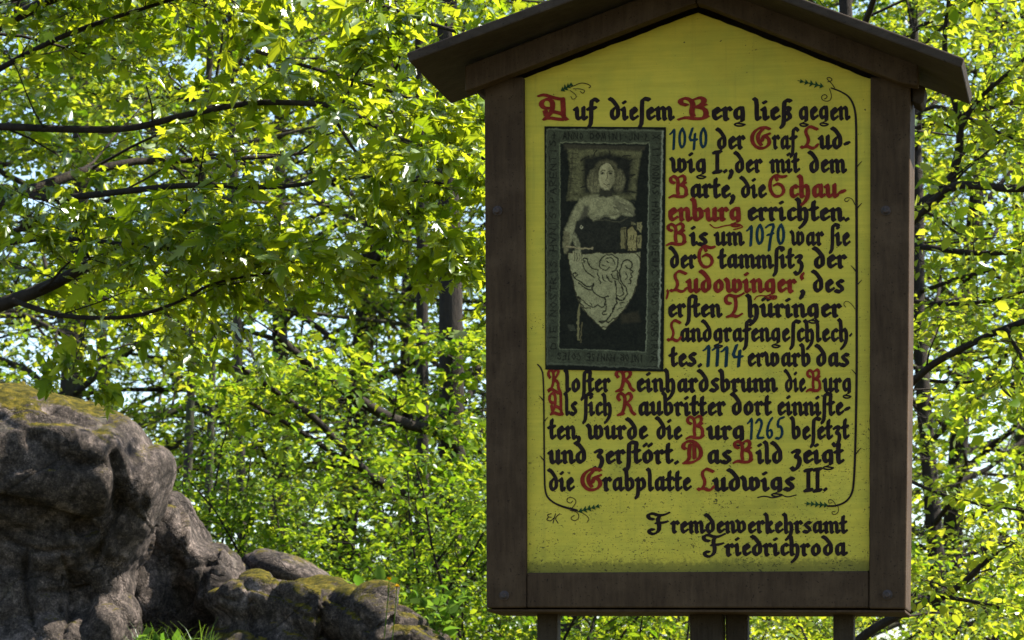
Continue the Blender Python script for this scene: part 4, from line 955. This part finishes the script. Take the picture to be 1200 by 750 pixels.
# ---------------------------------------------------------------- grass and weeds between the rocks, two dandelions
P = Plant(71); vs = []; fs = []
for k in range(260):
    px, Yd = P.r.uniform(158, 252), P.r.uniform(14.3, 14.75); x = (px - 600) / F * Yd
    z = at(px, P.r.uniform(760, 796), Yd)[2]; h = P.r.uniform(.06, .19); a = P.r.uniform(0, 6.28); ln = P.r.uniform(.02, .12); w = P.r.uniform(.0018, .0035)
    o = np.array([x, Yd, z]); sd = np.array([math.cos(a+1.57), math.sin(a+1.57), 0]) * w; d = np.array([math.cos(a), math.sin(a), 0]); b0 = len(vs)
    for i in range(4):
        f = i / 3; c = o + d * ln * f * f + np.array([0, 0, h * f * (1 - .25 * f)]); vs += [c - sd * (1 - f * .85), c + sd * (1 - f * .85)]
    fs += [(b0+i*2, b0+i*2+1, b0+i*2+3, b0+i*2+2) for i in range(3)]
tag(mesh_np('grass', vs, fs, M['grass']), 'tuft of sunlit green grass in the hollow between the rocks', 'grass', kind='stuff')
def weed(px, py, Yd, H, W, seed, label, n=9):
    b = at(px, py, Yd); root = empty('leafy_weed', b); P = Plant(seed)
    for s_ in range(n):
        a = s_ * 2.4; st = P.path(b + [P.r.normal(0, .03), P.r.normal(0, .03), -.05], (math.cos(a) * W / H, math.sin(a) * W / H, 1), H * P.r.uniform(.5, 1.1), 5, .1)
        P.g.tube(st, np.linspace(.003, .0012, 6), 4, False); P.leaves_on(st, 9, .15, .012)
    P.finish(root, M['grass'], 'oval', .05, M['leaf_weed'], 'stems', 'foliage', .7)
    return tag(root, label, 'weed', 'weeds among the rocks')
weed(172, 756, 14.5, .12, .12, 72, 'low leafy weed in the hollow under the huge boulder')
weed(215, 764, 14.6, .14, .14, 73, 'low leafy weed at the foot of the narrow shaded rock')
weed(425, 700, 15.2, .16, .16, 74, 'leafy weed growing on the mossy rock just below the slab')
weed(505, 745, 14.8, .30, .16, 75, 'taller pale weed at the lower end of the mossy rock', 10)
t = NT('dandelion_yellow'); M['petal'] = t.base((.62, .40, .008), .8, .0)
for (px, py, lb) in ((465, 688, 'larger yellow dandelion head above the mossy rock'), (456, 680, 'smaller yellow dandelion head just above the larger one')):
    c = at(px, py, 14.45); root = empty('dandelion', c - [0, 0, .22]); g = Geo(); q = np.random.RandomState(px)
    for k in range(46):
        a = q.uniform(0, 6.28); e = q.uniform(.1, 1.2); d = np.array([math.cos(a)*math.cos(e), math.sin(a)*math.cos(e), math.sin(e)]); sd = np.cross(d, [.1, .2, 1]); sd /= np.linalg.norm(sd); r_ = .017
        g.add([c, c + d*r_*.5 + sd*.0018, c + d*r_, c + d*r_*.5 - sd*.0018], [(0, 1, 2, 3)])
    g.obj('flower_head', M['petal'], root, np.array(root.location)); g = Geo()
    g.tube(np.array([c - [.02, -.02, .24], c - [.003, 0, .06], c]), [.0025, .002, .002], 5); g.obj('stem', M['grass'], root, np.array(root.location))
    tag(root, lb, 'flower', 'dandelions on the rocks')
